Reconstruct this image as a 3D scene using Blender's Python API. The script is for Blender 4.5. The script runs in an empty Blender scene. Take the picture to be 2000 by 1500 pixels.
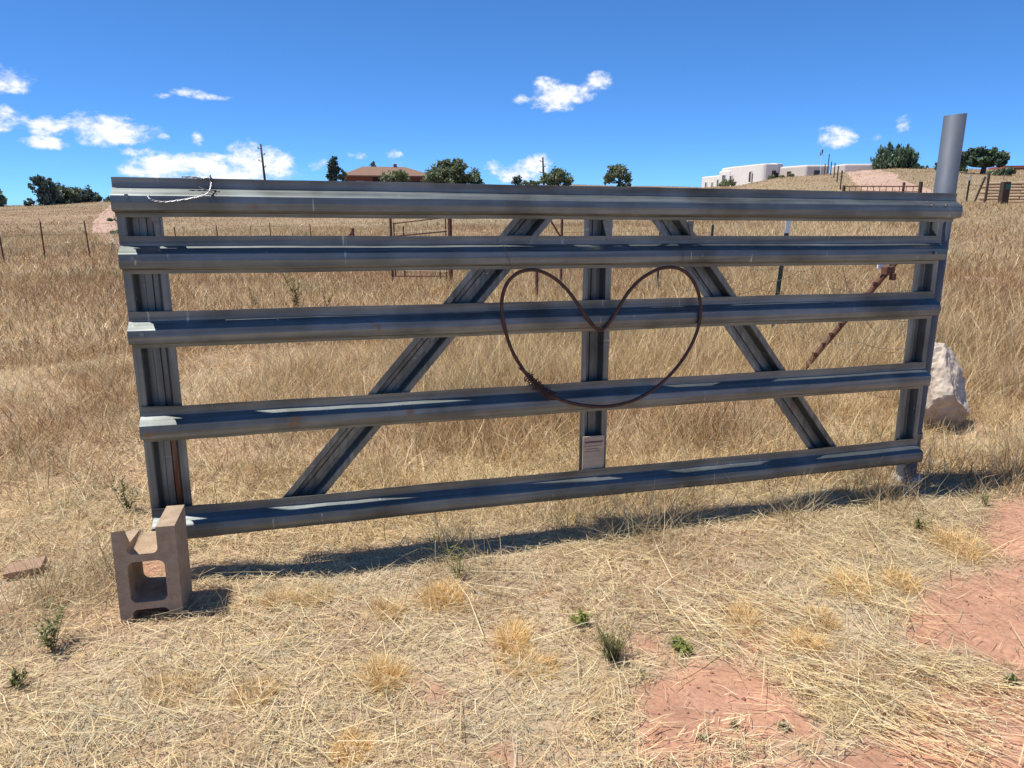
import bpy, bmesh, math, random
import numpy as np
from mathutils import Vector, Matrix, noise as mnoise
R = math.radians
random.seed(7)
RNG = np.random.default_rng(11)
scene = bpy.context.scene
COL = scene.collection

# ------------------------------------------------------------------ camera
F, TH, CAMH = 1430.0, R(14.0), 1.6
cam = bpy.data.objects.new('camera', bpy.data.cameras.new('camera'))
COL.objects.link(cam)
cam.location = (0, 0, CAMH)
cam.rotation_euler = (R(90) - TH, 0, 0)
cam.data.sensor_width = 36
cam.data.lens = F / 2000 * 36
cam.data.clip_start = 0.05
cam.data.clip_end = 9000
scene.camera = cam
CT, ST = math.cos(TH), math.sin(TH)

def ray(px, py):
    u, v = (px - 1000) / F, (750 - py) / F
    return np.array([u, CT + v * ST, -ST + v * CT])
def az_of(px, py=393):
    d = ray(px, py)
    return math.degrees(math.atan2(d[0], d[1]))
def el_of(px, py):
    d = ray(px, py)
    return math.degrees(math.atan2(d[2], math.hypot(d[0], d[1])))

# ------------------------------------------------------------------ sun, sky, exposure
SUN_EL, SUN_HEAD = R(66.5), R(3.5)      # height, heading in which shadows fall (from +x)
sun = bpy.data.objects.new('sun', bpy.data.lights.new('sun', 'SUN'))
COL.objects.link(sun)
sun.data.energy = 5.0
sun.data.angle = R(0.53)
sun.data.color = (1.0, 0.955, 0.875)
ldir = Vector((math.cos(SUN_HEAD) * math.cos(SUN_EL), math.sin(SUN_HEAD) * math.cos(SUN_EL), -math.sin(SUN_EL)))
sun.rotation_euler = ldir.to_track_quat('-Z', 'Y').to_euler()
sun.location = (-10, 0, 30)

world = bpy.data.worlds.new('World')
scene.world = world
world.use_nodes = True
wt = world.node_tree
wt.nodes.clear()
def wn(t, **k):
    n = wt.nodes.new(t)
    for a, b in k.items():
        setattr(n, a, b)
    return n
def wmath(op, a, b=None, c=None, clamp=False):
    n = wn('ShaderNodeMath', operation=op, use_clamp=clamp)
    for i, v in enumerate((a, b, c)):
        if v is None: continue
        if isinstance(v, (int, float)): n.inputs[i].default_value = v
        else: wt.links.new(v, n.inputs[i])
    return n.outputs[0]
SKY_STRENGTH = 0.145
SKY_TINT = (0.66, 0.95, 1.13)
sky = wn('ShaderNodeTexSky', sky_type='NISHITA')
sky.sun_disc = False
sky.sun_elevation = SUN_EL
sky.sun_rotation = R(266.5)
sky.altitude = 3000
sky.air_density = 0.7
sky.dust_density = 0.0
sky.ozone_density = 10.0
tc = wn('ShaderNodeTexCoord')
sep = wn('ShaderNodeSeparateXYZ')
wt.links.new(tc.outputs['Generated'], sep.inputs[0])
DX, DY, DZ = sep.outputs
AZ = wmath('ARCTAN2', DX, DY)
EL = wmath('ARCSINE', DZ)
# warp the directions a little so that the puffs get billowed outlines
def wnoise(scale, detail, rough=0.6, sx=1.0, sz=1.6):
    mp = wn('ShaderNodeMapping')
    mp.inputs['Scale'].default_value = (sx, sx, sz)
    wt.links.new(tc.outputs['Generated'], mp.inputs[0])
    n = wn('ShaderNodeTexNoise')
    n.inputs['Scale'].default_value = scale
    n.inputs['Detail'].default_value = detail
    n.inputs['Roughness'].default_value = rough
    wt.links.new(mp.outputs[0], n.inputs['Vector'])
    return n.outputs['Fac']
n1 = wnoise(34, 7, 0.62)
n2 = wnoise(90, 5, 0.6)
# (px, py, rx, ry, density) of each puff in the photograph, turned into sky directions
PUFFS = [
 (1085,190,48,24,1.0),(1068,176,30,22,1.0),(1125,186,38,18,.95),(1095,206,34,12,.9),(1172,157,22,15,.85),(1150,172,22,9,.55),(1022,192,16,8,.45),
 (5,155,44,20,.75),(20,174,26,7,.7),(2,232,40,20,.9),(8,252,18,6,.7),
 (95,250,40,15,.8),(90,277,34,11,.85),(205,252,62,26,.95),(255,258,48,18,.9),(215,272,62,11,.85),(160,230,22,14,.5),(315,267,14,6,.75),
 (365,182,28,8,.75),(320,187,20,5,.65),(395,187,24,6,.7),(435,191,18,4,.5),(265,297,34,8,.6),
 (385,272,10,13,.7),(330,324,66,24,1.0),(420,328,80,26,1.0),(495,312,44,34,1.0),(525,326,44,30,.95),(285,334,40,12,.8),(450,346,110,16,1.0),(555,342,26,12,.7),
 (768,301,18,9,.6),(700,303,26,6,.3),(622,322,22,8,.4),(968,327,24,14,.65),(1010,337,34,20,.85),(1050,323,26,22,.9),(1030,345,50,14,.8),(770,320,20,10,.3),
 (1635,262,32,15,.95),(1630,278,26,12,.85),(1655,266,18,14,.85),(1763,243,10,12,.3),(1716,265,8,6,.25),
]
acc = None
for (px, py, rx, ry, dn) in PUFFS:
    a0, e0 = R(az_of(px, py)), R(el_of(px, py))
    ra = rx * 1.25 / F * 0.92; re = ry * 1.25 / F * 0.92
    a = wmath('MULTIPLY', wmath('SUBTRACT', AZ, a0), 1 / ra)
    e = wmath('MULTIPLY', wmath('SUBTRACT', EL, e0), 1 / re)
    q = wmath('MULTIPLY_ADD', a, a, wmath('MULTIPLY', e, e))
    m = wmath('SUBTRACT', dn, wmath('MULTIPLY', q, dn))
    acc = m if acc is None else wmath('SMOOTH_MAX', acc, m, 0.25)
acc = wmath('MAXIMUM', acc, -1.0)
nn = wmath('ADD', wmath('MULTIPLY', wmath('SUBTRACT', n1, 0.5), 2.3), wmath('MULTIPLY', wmath('SUBTRACT', n2, 0.5), 1.3))
dens = wmath('MULTIPLY', wmath('ADD', wmath('SUBTRACT', acc, 0.04), nn), 0.95, clamp=True)
# a thin scatter of similar puffs all round the rest of the sky
n3 = wnoise(7, 6, 0.6, 1.0, 3.5)
low = wmath('SUBTRACT', 1.0, wmath('MULTIPLY', EL, 2.2, clamp=True))
dens2 = wmath('MULTIPLY', wmath('MULTIPLY', wmath('SUBTRACT', n3, 0.62), 6.0), low, clamp=True)
skyc = wn('ShaderNodeMixRGB', blend_type='MULTIPLY')
skyc.inputs[0].default_value = 1.0
wt.links.new(sky.outputs[0], skyc.inputs[1])
skyc.inputs[2].default_value = tuple(SKY_STRENGTH * k for k in SKY_TINT) + (1,)
gam = wn('ShaderNodeGamma')
gam.inputs[1].default_value = 0.8
wt.links.new(skyc.outputs[0], gam.inputs[0])
sky2 = wn('ShaderNodeMixRGB', blend_type='MULTIPLY')
sky2.inputs[0].default_value = 1.0
wt.links.new(gam.outputs[0], sky2.inputs[1])
sky2.inputs[2].default_value = (0.61, 0.79, 0.93, 1)
def cloud_layer(den, nz):
    mr = wn('ShaderNodeMapRange', interpolation_type='SMOOTHSTEP')
    wt.links.new(den, mr.inputs[0])
    mr.inputs[2].default_value = 0.95
    mr.inputs[4].default_value = 0.96
    ccr = wn('ShaderNodeValToRGB')          # thick parts white, thin parts a little greyer
    ccr.color_ramp.elements[0].position = 0.25
    ccr.color_ramp.elements[0].color = (0.56, 0.66, 0.82, 1)
    ccr.color_ramp.elements[1].position = 0.78
    ccr.color_ramp.elements[1].color = (1.0, 1.0, 1.0, 1)
    wt.links.new(wmath('ADD', wmath('MULTIPLY', den, 0.5), wmath('MULTIPLY', nz, 0.5)), ccr.inputs[0])
    mx = wn('ShaderNodeMixRGB')
    wt.links.new(mr.outputs[0], mx.inputs[0]); wt.links.new(sky2.outputs[0], mx.inputs[1]); wt.links.new(ccr.outputs[0], mx.inputs[2])
    bg = wn('ShaderNodeBackground')
    wt.links.new(mx.outputs[0], bg.inputs[0])
    return bg
bgA, bgB = cloud_layer(dens2, n3), cloud_layer(dens, n1)
# the traced clouds fill the stretch of low sky they stand in, the scatter the rest
inside = wmath('MULTIPLY', wmath('LESS_THAN', wmath('ABSOLUTE', AZ), 0.72), wmath('LESS_THAN', EL, 0.30))
mxs = wn('ShaderNodeMixShader')
wt.links.new(inside, mxs.inputs[0]); wt.links.new(bgA.outputs[0], mxs.inputs[1]); wt.links.new(bgB.outputs[0], mxs.inputs[2])
wo = wn('ShaderNodeOutputWorld')
wt.links.new(mxs.outputs[0], wo.inputs[0])
scene.cycles.max_bounces = 6
scene.cycles.diffuse_bounces = 3
scene.cycles.glossy_bounces = 3
scene.cycles.transmission_bounces = 3

vs = scene.view_settings
vs.view_transform = 'Standard'
vs.look = 'None'
vs.gamma = 1.0
vs.exposure = 0.2

# ------------------------------------------------------------------ numpy noise
_P = RNG.random((256, 256))
def vnoise(x, y):
    xi = np.floor(x).astype(int); yi = np.floor(y).astype(int)
    fx = x - xi; fy = y - yi
    fx = fx * fx * (3 - 2 * fx); fy = fy * fy * (3 - 2 * fy)
    g = lambda a, b: _P[a & 255, b & 255]
    return (g(xi, yi) * (1 - fx) + g(xi + 1, yi) * fx) * (1 - fy) + (g(xi, yi + 1) * (1 - fx) + g(xi + 1, yi + 1) * fx) * fy
def fbm(x, y, o=4):
    s = 0; a = .5; t = 0
    for i in range(o):
        s = s + a * vnoise(x * 2 ** i + 17.3 * i, y * 2 ** i - 9.1 * i); t += a; a *= .5
    return s / t
def sstep(a, b, x):
    t = np.clip((x - a) / (b - a), 0, 1)
    return t * t * (3 - 2 * t)

# ------------------------------------------------------------------ terrain heights
ZD = np.array([0, 14, 25, 36, 48, 60, 75, 95, 115, 140, 170, 250, 600, 1500, 4000.])
ZT = [  # azimuth, heights at ZD
 (-180, [0, 0, 0, 0, 0, 0, .1, .2, .3, .3, 0, -1, -4, -8, -16]),
 (-60,  [0, 0, -.1, -.15, -.1, 0, .3, .7, 1.0, 1.0, .6, -1, -5, -9, -16]),
 (-34,  [0, 0, -.1, -.15, -.1, 0, .3, .7, 1.0, 1.0, .6, -1, -5, -9, -16]),
 (-26,  [0, 0, -.1, -.15, -.1, .1, .6, 1.1, 1.5, 1.6, 1.2, 0, -5, -9, -16]),
 (-18,  [0, 0, -.05, -.1, 0, .2, .8, 1.9, 2.9, 3.8, 3.8, 2, -4, -9, -16]),
 (-8,   [0, 0, 0, 0, .1, .3, 1.0, 2.3, 3.5, 4.8, 5.2, 4, -4, -9, -16]),
 (2,    [0, 0, 0, 0, .1, .4, 1.1, 2.4, 3.5, 4.6, 4.9, 4, -4, -9, -16]),
 (10,   [0, 0, 0, .1, .3, .7, 1.4, 2.4, 3.3, 4.2, 4.6, 4, -3, -9, -16]),
 (16,   [0, 0, 0, .2, .7, 1.4, 2.3, 3.4, 3.6, 4.0, 4.2, 4, -3, -9, -16]),
 (20,   [0, 0, .1, .5, 1.2, 2.2, 3.3, 4.5, 4.7, 4.7, 4.7, 4, -3, -9, -16]),
 (27,   [0, 0, .2, .9, 1.9, 3.0, 4.2, 5.4, 5.6, 5.6, 5.4, 4, -3, -9, -16]),
 (34,   [0, 0, .2, .8, 1.6, 2.5, 3.5, 4.7, 4.9, 5.0, 5.0, 4, -3, -9, -16]),
 (60,   [0, 0, .2, .8, 1.6, 2.5, 3.5, 4.7, 4.9, 5.0, 5.0, 4, -3, -9, -16]),
 (180,  [0, 0, 0, 0, 0, 0, .1, .2, .3, .3, 0, -1, -4, -8, -16]),
]
_ZA = np.array([a for a, _ in ZT], float); _ZZ = np.array([z for _, z in ZT], float)
def gz(x, y, detail=True):
    x = np.asarray(x, float); y = np.asarray(y, float)
    az = np.degrees(np.arctan2(x, y)); d0 = np.hypot(x, y)
    i = np.clip(np.searchsorted(_ZA, az) - 1, 0, len(_ZA) - 2)
    t = (az - _ZA[i]) / (_ZA[i + 1] - _ZA[i]); t = t * t * (3 - 2 * t)
    out = 0
    for k in (.9, .96, 1.0, 1.04, 1.1):
        d = np.clip(d0 * k, 0, 3999)
        j = np.clip(np.searchsorted(ZD, d, side='right') - 1, 0, len(ZD) - 2)
        s = (d - ZD[j]) / (ZD[j + 1] - ZD[j])
        za = _ZZ[i, j] * (1 - s) + _ZZ[i, j + 1] * s
        zb = _ZZ[i + 1, j] * (1 - s) + _ZZ[i + 1, j + 1] * s
        out = out + (za * (1 - t) + zb * t) / 5
    if detail:
        out = out + (fbm(x / 14 + 3, y / 14 + 8) - .5) * .8 * sstep(14, 60, d0) \
                  + (fbm(x * 1.3 + 5, y * 1.3 + 2) - .5) * .07 * sstep(.4, 1.6, d0) \
                  + (fbm(x * 7 + 1, y * 7, 3) - .5) * .014 * (1 - sstep(8, 20, d0))
    return out
def gz1(x, y):
    return float(gz(np.array([x]), np.array([y]))[0])
def on_ground(px, py):
    """walk along the pixel's ray until it meets the ground"""
    d = ray(px, py); t = 0.8
    while t < 400:
        p = np.array([0, 0, CAMH]) + d * t
        if p[2] < gz1(p[0], p[1]): break
        t *= 1.01
    lo, hi = t / 1.01, t
    for _ in range(20):
        m = (lo + hi) / 2; p = np.array([0, 0, CAMH]) + d * m
        if p[2] < gz1(p[0], p[1]): hi = m
        else: lo = m
    return p
def at_y(px, py, y):
    d = ray(px, py); t = y / d[1]
    return Vector((d[0] * t, y, CAMH + d[2] * t))
def at_dist(px, py, dist):
    d = ray(px, py); t = dist / math.hypot(d[0], d[1])
    return Vector((d[0] * t, d[1] * t, CAMH + d[2] * t))

# ------------------------------------------------------------------ materials
MATS = {}
def mat(name, color, rough=.8, metal=0.0, var=.15, scale=6.0, bump=0.0, bscale=60., color2=None, stretch=(1, 1, 1), coord='Object', detail=6., spec=.5):
    if name in MATS: return MATS[name]
    m = bpy.data.materials.new(name); m.use_nodes = True
    t = m.node_tree; b = t.nodes['Principled BSDF']
    b.inputs['Roughness'].default_value = rough
    b.inputs['Metallic'].default_value = metal
    b.inputs['Specular IOR Level'].default_value = spec
    c = t.nodes.new('ShaderNodeTexCoord'); mp = t.nodes.new('ShaderNodeMapping')
    mp.inputs['Scale'].default_value = stretch
    t.links.new(c.outputs[coord], mp.inputs[0])
    n = t.nodes.new('ShaderNodeTexNoise')
    n.inputs['Scale'].default_value = scale; n.inputs['Detail'].default_value = detail; n.inputs['Roughness'].default_value = .65
    t.links.new(mp.outputs[0], n.inputs['Vector'])
    r = t.nodes.new('ShaderNodeValToRGB')
    c2 = color2 or tuple(min(1, k * (1 + var)) for k in color)
    c1 = color if color2 else tuple(k * (1 - var) for k in color)
    r.color_ramp.elements[0].position = .32; r.color_ramp.elements[1].position = .68
    r.color_ramp.elements[0].color = (*c1, 1); r.color_ramp.elements[1].color = (*c2, 1)
    t.links.new(n.outputs['Fac'], r.inputs[0]); t.links.new(r.outputs[0], b.inputs['Base Color'])
    if bump:
        n2 = t.nodes.new('ShaderNodeTexNoise'); n2.inputs['Scale'].default_value = bscale; n2.inputs['Detail'].default_value = 5
        t.links.new(mp.outputs[0], n2.inputs['Vector'])
        bp = t.nodes.new('ShaderNodeBump'); bp.inputs['Strength'].default_value = bump; bp.inputs['Distance'].default_value = .01
        t.links.new(n2.outputs['Fac'], bp.inputs['Height']); t.links.new(bp.outputs[0], b.inputs['Normal'])
    MATS[name] = m
    return m

def leaf_mat(name, trans=.25, rough=.7):
    """plant material: blade colour from the mesh attribute, some light through the blade"""
    if name in MATS: return MATS[name]
    m = bpy.data.materials.new(name); m.use_nodes = True
    t = m.node_tree; t.nodes.clear()
    a = t.nodes.new('ShaderNodeAttribute'); a.attribute_name = 'tint'
    d = t.nodes.new('ShaderNodeBsdfDiffuse'); tr = t.nodes.new('ShaderNodeBsdfTranslucent'); g = t.nodes.new('ShaderNodeBsdfGlossy')
    g.inputs['Roughness'].default_value = .5; g.inputs['Color'].default_value = (1, 1, 1, 1)
    mx = t.nodes.new('ShaderNodeMixShader'); mx.inputs[0].default_value = trans
    mg = t.nodes.new('ShaderNodeMixShader'); mg.inputs[0].default_value = .03
    o = t.nodes.new('ShaderNodeOutputMaterial')
    t.links.new(a.outputs['Color'], d.inputs[0]); t.links.new(a.outputs['Color'], tr.inputs[0])
    t.links.new(d.outputs[0], mx.inputs[1]); t.links.new(tr.outputs[0], mx.inputs[2])
    t.links.new(mx.outputs[0], mg.inputs[1]); t.links.new(g.outputs[0], mg.inputs[2])
    t.links.new(mg.outputs[0], o.inputs[0])
    MATS[name] = m
    return m

def galv_mat(vert=False, stain=None):
    m = bpy.data.materials.new('galvanised_steel'); m.use_nodes = True
    t = m.node_tree; b = t.nodes['Principled BSDF']
    c = t.nodes.new('ShaderNodeTexCoord')
    def nz(scale, st, det=5):
        mp = t.nodes.new('ShaderNodeMapping'); mp.inputs['Scale'].default_value = st
        t.links.new(c.outputs['Object'], mp.inputs[0])
        n = t.nodes.new('ShaderNodeTexNoise'); n.inputs['Scale'].default_value = scale; n.inputs['Detail'].default_value = det
        t.links.new(mp.outputs[0], n.inputs['Vector']); return n.outputs['Fac']
    def ramp(f, p0, c0, p1, c1):
        r = t.nodes.new('ShaderNodeValToRGB')
        r.color_ramp.elements[0].position = p0; r.color_ramp.elements[0].color = (*c0, 1)
        r.color_ramp.elements[1].position = p1; r.color_ramp.elements[1].color = (*c1, 1)
        t.links.new(f, r.inputs[0]); return r.outputs[0]
    # bright zinc with long roller streaks, blotches and a few small scuffs
    sx = (6, 6, .12) if vert else (.12, 6, 6)
    streak = ramp(nz(9, sx), .3, (.165, .182, .178), .72, (.30, .328, .325))
    blot = ramp(nz(5, (1, 1, 1)), .35, (.74, .74, .73), .65, (1, 1, 1))
    mul = t.nodes.new('ShaderNodeMixRGB'); mul.blend_type = 'MULTIPLY'; mul.inputs[0].default_value = 1
    t.links.new(streak, mul.inputs[1]); t.links.new(blot, mul.inputs[2])
    scuff = ramp(nz(26, (1.6, 1.6, .12) if not vert else (.12, 1.6, 1.6), 3), .70, (0, 0, 0), .74, (.7, .7, .7))
    mu = t.nodes.new('ShaderNodeMixRGB'); t.links.new(scuff, mu.inputs[0]); t.links.new(mul.outputs[0], mu.inputs[1]); mu.inputs[2].default_value = (.55, .57, .58, 1)
    grime = ramp(nz(3.2, (1, 1, 1), 9), .50, (1, 1, 1), .72, (.62, .58, .52))
    mg = t.nodes.new('ShaderNodeMixRGB'); mg.blend_type = 'MULTIPLY'; mg.inputs[0].default_value = 1; t.links.new(mu.outputs[0], mg.inputs[1]); t.links.new(grime, mg.inputs[2])
    mul = mg
    rust = ramp(nz(7, (1.2, 1.2, 1.2), 8), .68, (0, 0, 0), .76, (1, 1, 1))
    mr_ = t.nodes.new('ShaderNodeMixRGB'); t.links.new(rust, mr_.inputs[0])
    t.links.new(mul.outputs[0], mr_.inputs[1]); mr_.inputs[2].default_value = (.24, .15, .10, 1)
    last = mr_.outputs[0]
    if stain:      # a run of rust down the channel: (x centre, width, top height)
        sp = t.nodes.new('ShaderNodeSeparateXYZ'); t.links.new(c.outputs['Object'], sp.inputs[0])
        def mm(op, a, b_, cl=False):
            n = t.nodes.new('ShaderNodeMath'); n.operation = op; n.use_clamp = cl
            for i, v in enumerate((a, b_)):
                if isinstance(v, (int, float)): n.inputs[i].default_value = v
                else: t.links.new(v, n.inputs[i])
            return n.outputs[0]
        dx = mm('ABSOLUTE', mm('SUBTRACT', mm('ADD', sp.outputs[0], mm('MULTIPLY', mm('SUBTRACT', nz(6, (1, 1, 1)), .5), .03)), stain[0]), 0)
        f1 = mm('SUBTRACT', 1.0, mm('DIVIDE', dx, stain[1]), True); f2 = mm('MULTIPLY', mm('SUBTRACT', stain[2], sp.outputs[2]), 2.5, True)
        ms = t.nodes.new('ShaderNodeMixRGB'); t.links.new(mm('MULTIPLY', f1, f2), ms.inputs[0]); t.links.new(last, ms.inputs[1]); ms.inputs[2].default_value = (.20, .075, .03, 1)
        last = ms.outputs[0]
    t.links.new(last, b.inputs['Base Color'])
    rr = ramp(nz(14, (3, 3, .4) if vert else (.4, 3, 3)), .3, (.46,) * 3, .7, (.60,) * 3)
    t.links.new(rr, b.inputs['Roughness'])
    b.inputs['Metallic'].default_value = .82
    bp = t.nodes.new('ShaderNodeBump'); bp.inputs['Strength'].default_value = .12; bp.inputs['Distance'].default_value = .006
    t.links.new(nz(5, (4, 4, .35) if vert else (.35, 4, 4), 3), bp.inputs['Height']); t.links.new(bp.outputs[0], b.inputs['Normal'])
    MATS['galv'] = m
    return m
GALV = galv_mat()
GALV_V = galv_mat(True)
M_RUST = mat('rusty_steel', (.10, .045, .028), .8, .2, color2=(.20, .09, .05), scale=30, bump=.3, bscale=90)
M_CABLE = mat('rusty_cable', (.055, .028, .022), .65, .3, color2=(.13, .062, .042), scale=40, bump=.3, bscale=200)
M_WIRE = mat('galvanised_wire', (.38, .38, .39), .4, .8, scale=40)
M_OLDWIRE = mat('weathered_wire', (.16, .13, .11), .6, .5, scale=40)
M_BLOCK = mat('tan_concrete', (.36, .25, .155), .95, color2=(.50, .37, .245), scale=24, bump=.55, bscale=160, detail=8)
M_TPOST = mat('green_tpost_paint', (.05, .07, .055), .7, .2, scale=20)
M_WHITE = mat('white_paint', (.78, .78, .76), .7, var=.06, scale=20)
M_CONC = mat('grey_concrete', (.42, .40, .38), .95, scale=20, bump=.5, bscale=80)
M_TAG = mat('tan_tag', (.46, .35, .24), .85, color2=(.60, .47, .33), scale=8, stretch=(1, 1, 6), bump=.3, bscale=60)
M_PRINT = mat('brown_print', (.12, .045, .035), .85, scale=80)
M_ADOBE = mat('white_stucco', (.80, .74, .66), .95, var=.05, scale=.7)
M_ADOBE2 = mat('beige_stucco', (.62, .55, .48), .95, var=.05, scale=.7)
M_GLASS = mat('dark_window_glass', (.03, .035, .045), .12, var=.1)
M_BRICK = mat('red_brick_wall', (.27, .10, .075), .9, color2=(.34, .135, .10), scale=3)
M_ROOF = mat('brown_roof_shingle', (.20, .115, .075), .9, color2=(.28, .165, .11), scale=4)
M_DARKWOOD = mat('dark_timber', (.05, .028, .02), .9, color2=(.09, .055, .04), scale=8)
M_POLE = mat('creosoted_pole', (.05, .04, .035), .9, scale=5)
M_BARK = mat('oak_bark', (.055, .045, .035), .95, color2=(.10, .08, .06), scale=6)
M_BAG = mat('straw_bale_wall', (.36, .25, .155), .95, color2=(.47, .34, .21), scale=14, bump=.6, bscale=40)
M_STRAP = mat('scrap_timber', (.30, .175, .105), .85, color2=(.42, .26, .16), scale=7, stretch=(.6, 8, 8), bump=.4, bscale=30)
LEAF = leaf_mat('foliage', .35)
STRAW = leaf_mat('dry_grass_blades', .30)

def boulder_mat():
    m = mat('pale_limestone', (.38, .295, .22), .95, color2=(.66, .55, .43), scale=7, bump=.5, bscale=30, detail=9)
    return m

# ------------------------------------------------------------------ object helpers
def tag(o, label=None, cat=None, group=None, kind=None):
    if label: o['label'] = label
    if cat: o['category'] = cat
    if group: o['group'] = group
    if kind: o['kind'] = kind
    return o
def link(o, parent=None):
    COL.objects.link(o)
    if parent: o.parent = parent
    return o
def empty(name, loc, rz=0, label=None, cat=None, group=None):
    o = bpy.data.objects.new(name, None)
    o.location = loc; o.rotation_euler = (0, 0, rz); o.empty_display_size = .1
    link(o)
    return tag(o, label, cat, group)
class MB:
    def __init__(s): s.v = []; s.f = []
    def add(s, vs, fs):
        k = len(s.v); s.v += [tuple(map(float, v)) for v in vs]; s.f += [tuple(i + k for i in f) for f in fs]; return s
    def box(s, c, d, rz=0):
        x, y, z = [k / 2 for k in d]; ca, sa = math.cos(rz), math.sin(rz); vs = []
        for a in (-x, x):
            for b in (-y, y):
                for e in (-z, z):
                    vs.append((c[0] + a * ca - b * sa, c[1] + a * sa + b * ca, c[2] + e))
        return s.add(vs, [(0, 1, 3, 2), (4, 6, 7, 5), (0, 4, 5, 1), (2, 3, 7, 6), (0, 2, 6, 4), (1, 5, 7, 3)])
    def tube(s, pts, r, n=8, caps=True):
        pts = [Vector(p) for p in pts]; rs = r if isinstance(r, (list, tuple)) else [r] * len(pts)
        up = None; rings = []
        for i, p in enumerate(pts):
            a = pts[max(0, i - 1)]; b = pts[min(len(pts) - 1, i + 1)]
            t = (b - a).normalized()
            if up is None:
                up = Vector((0, 0, 1)) if abs(t.z) < .9 else Vector((1, 0, 0))
            e1 = t.cross(up); e1.normalize(); e2 = e1.cross(t); up = e2
            rings.append([p + (e1 * math.cos(q) + e2 * math.sin(q)) * rs[i] for q in [2 * math.pi * k / n for k in range(n)]])
        vs = [v for ring in rings for v in ring]; fs = []
        for i in range(len(pts) - 1):
            for k in range(n):
                fs.append((i * n + k, i * n + (k + 1) % n, (i + 1) * n + (k + 1) % n, (i + 1) * n + k))
        if caps:
            fs.append(tuple(range(n))[::-1]); fs.append(tuple((len(pts) - 1) * n + k for k in range(n)))
        return s.add(vs, fs)
    def mesh(s, name):
        me = bpy.data.meshes.new(name); me.from_pydata(s.v, [], s.f); me.update()
        return me
    def build(s, name, m, parent=None, smooth=False, recalc=True):
        me = s.mesh(name)
        if recalc:
            bm = bmesh.new(); bm.from_mesh(me); bmesh.ops.recalc_face_normals(bm, faces=bm.faces); bm.to_mesh(me); bm.free()
        me.materials.append(m)
        if smooth:
            me.polygons.foreach_set('use_smooth', [True] * len(me.polygons))
        return link(bpy.data.objects.new(name, me), parent)
def bevel(o, w, seg=2, ang=35):
    b = o.modifiers.new('bevel', 'BEVEL'); b.width = w; b.segments = seg; b.limit_method = 'ANGLE'; b.angle_limit = R(ang)
    return o
def np_mesh(name, V, LV, LS, tint, m, parent=None):
    """mesh straight from arrays: vertices, loop vertex indices, loop counts per face, vertex colours"""
    me = bpy.data.meshes.new(name)
    me.vertices.add(len(V)); me.vertices.foreach_set('co', np.ascontiguousarray(V, np.float32).ravel())
    me.loops.add(len(LV)); me.loops.foreach_set('vertex_index', np.ascontiguousarray(LV, np.int32))
    st = np.concatenate(([0], np.cumsum(LS)[:-1])).astype(np.int32)
    me.polygons.add(len(LS)); me.polygons.foreach_set('loop_start', st); me.polygons.foreach_set('loop_total', LS.astype(np.int32))
    me.update(calc_edges=True)
    ca = me.color_attributes.new('tint', 'FLOAT_COLOR', 'POINT')
    c4 = np.ones((len(V), 4), np.float32); c4[:, :3] = tint
    ca.data.foreach_set('color', c4.ravel())
    me.materials.append(m)
    return link(bpy.data.objects.new(name, me), parent)

# ------------------------------------------------------------------ grass blades
class Blades:
    def __init__(s): s.V = []; s.L = []; s.S = []; s.C = []; s.n = 0
    def add(s, base, length, head, lean, sag, width, color, segs=2, flat=0.0, curl=.22):
        """base (N,3); head: heading of lean; lean: angle from vertical; sag: downward bend; width; colour (N,3)"""
        N = len(base)
        if N == 0: return
        hd = np.stack([np.cos(head), np.sin(head), np.zeros(N)], 1)
        wa = head + np.pi / 2 + RNG.uniform(-.5, .5, N) * (1 - flat) * 2.4
        wd = np.stack([np.cos(wa), np.sin(wa), np.zeros(N)], 1)
        pd = np.stack([-np.sin(head), np.cos(head), np.zeros(N)], 1); cu = RNG.normal(0, curl, N)
        lv = []
        for k in range(segs + 1):
            t = k / segs
            p = base + hd * (length * (np.sin(lean) * t + sag * t * t * .6))[:, None]
            p[:, 2] += length * (np.cos(lean) * t - sag * t * t * .5)
            p += pd * (length * cu * t * t)[:, None]
            w = width * (1 - .55 * t)
            if k < segs:
                lv.append(p - wd * w[:, None] / 2); lv.append(p + wd * w[:, None] / 2)
            else: lv.append(p)
        nv = 2 * segs + 1
        V = np.stack(lv, 1).reshape(-1, 3)
        idx = (np.arange(N) * nv)[:, None] + s.n
        fl = []
        for k in range(segs - 1):
            fl += [2 * k, 2 * k + 1, 2 * k + 3, 2 * k + 2]
        fl += [2 * segs - 2, 2 * segs - 1, 2 * segs]
        s.L.append((idx + np.array(fl)[None]).ravel())
        s.S.append(np.tile(np.array([4] * (segs - 1) + [3]), N))
        s.V.append(V); s.C.append(np.repeat(color, nv, 0)); s.n += N * nv
    def build(s, name, m, parent=None):
        return np_mesh(name, np.concatenate(s.V), np.concatenate(s.L), np.concatenate(s.S), np.concatenate(s.C), m, parent)

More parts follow.
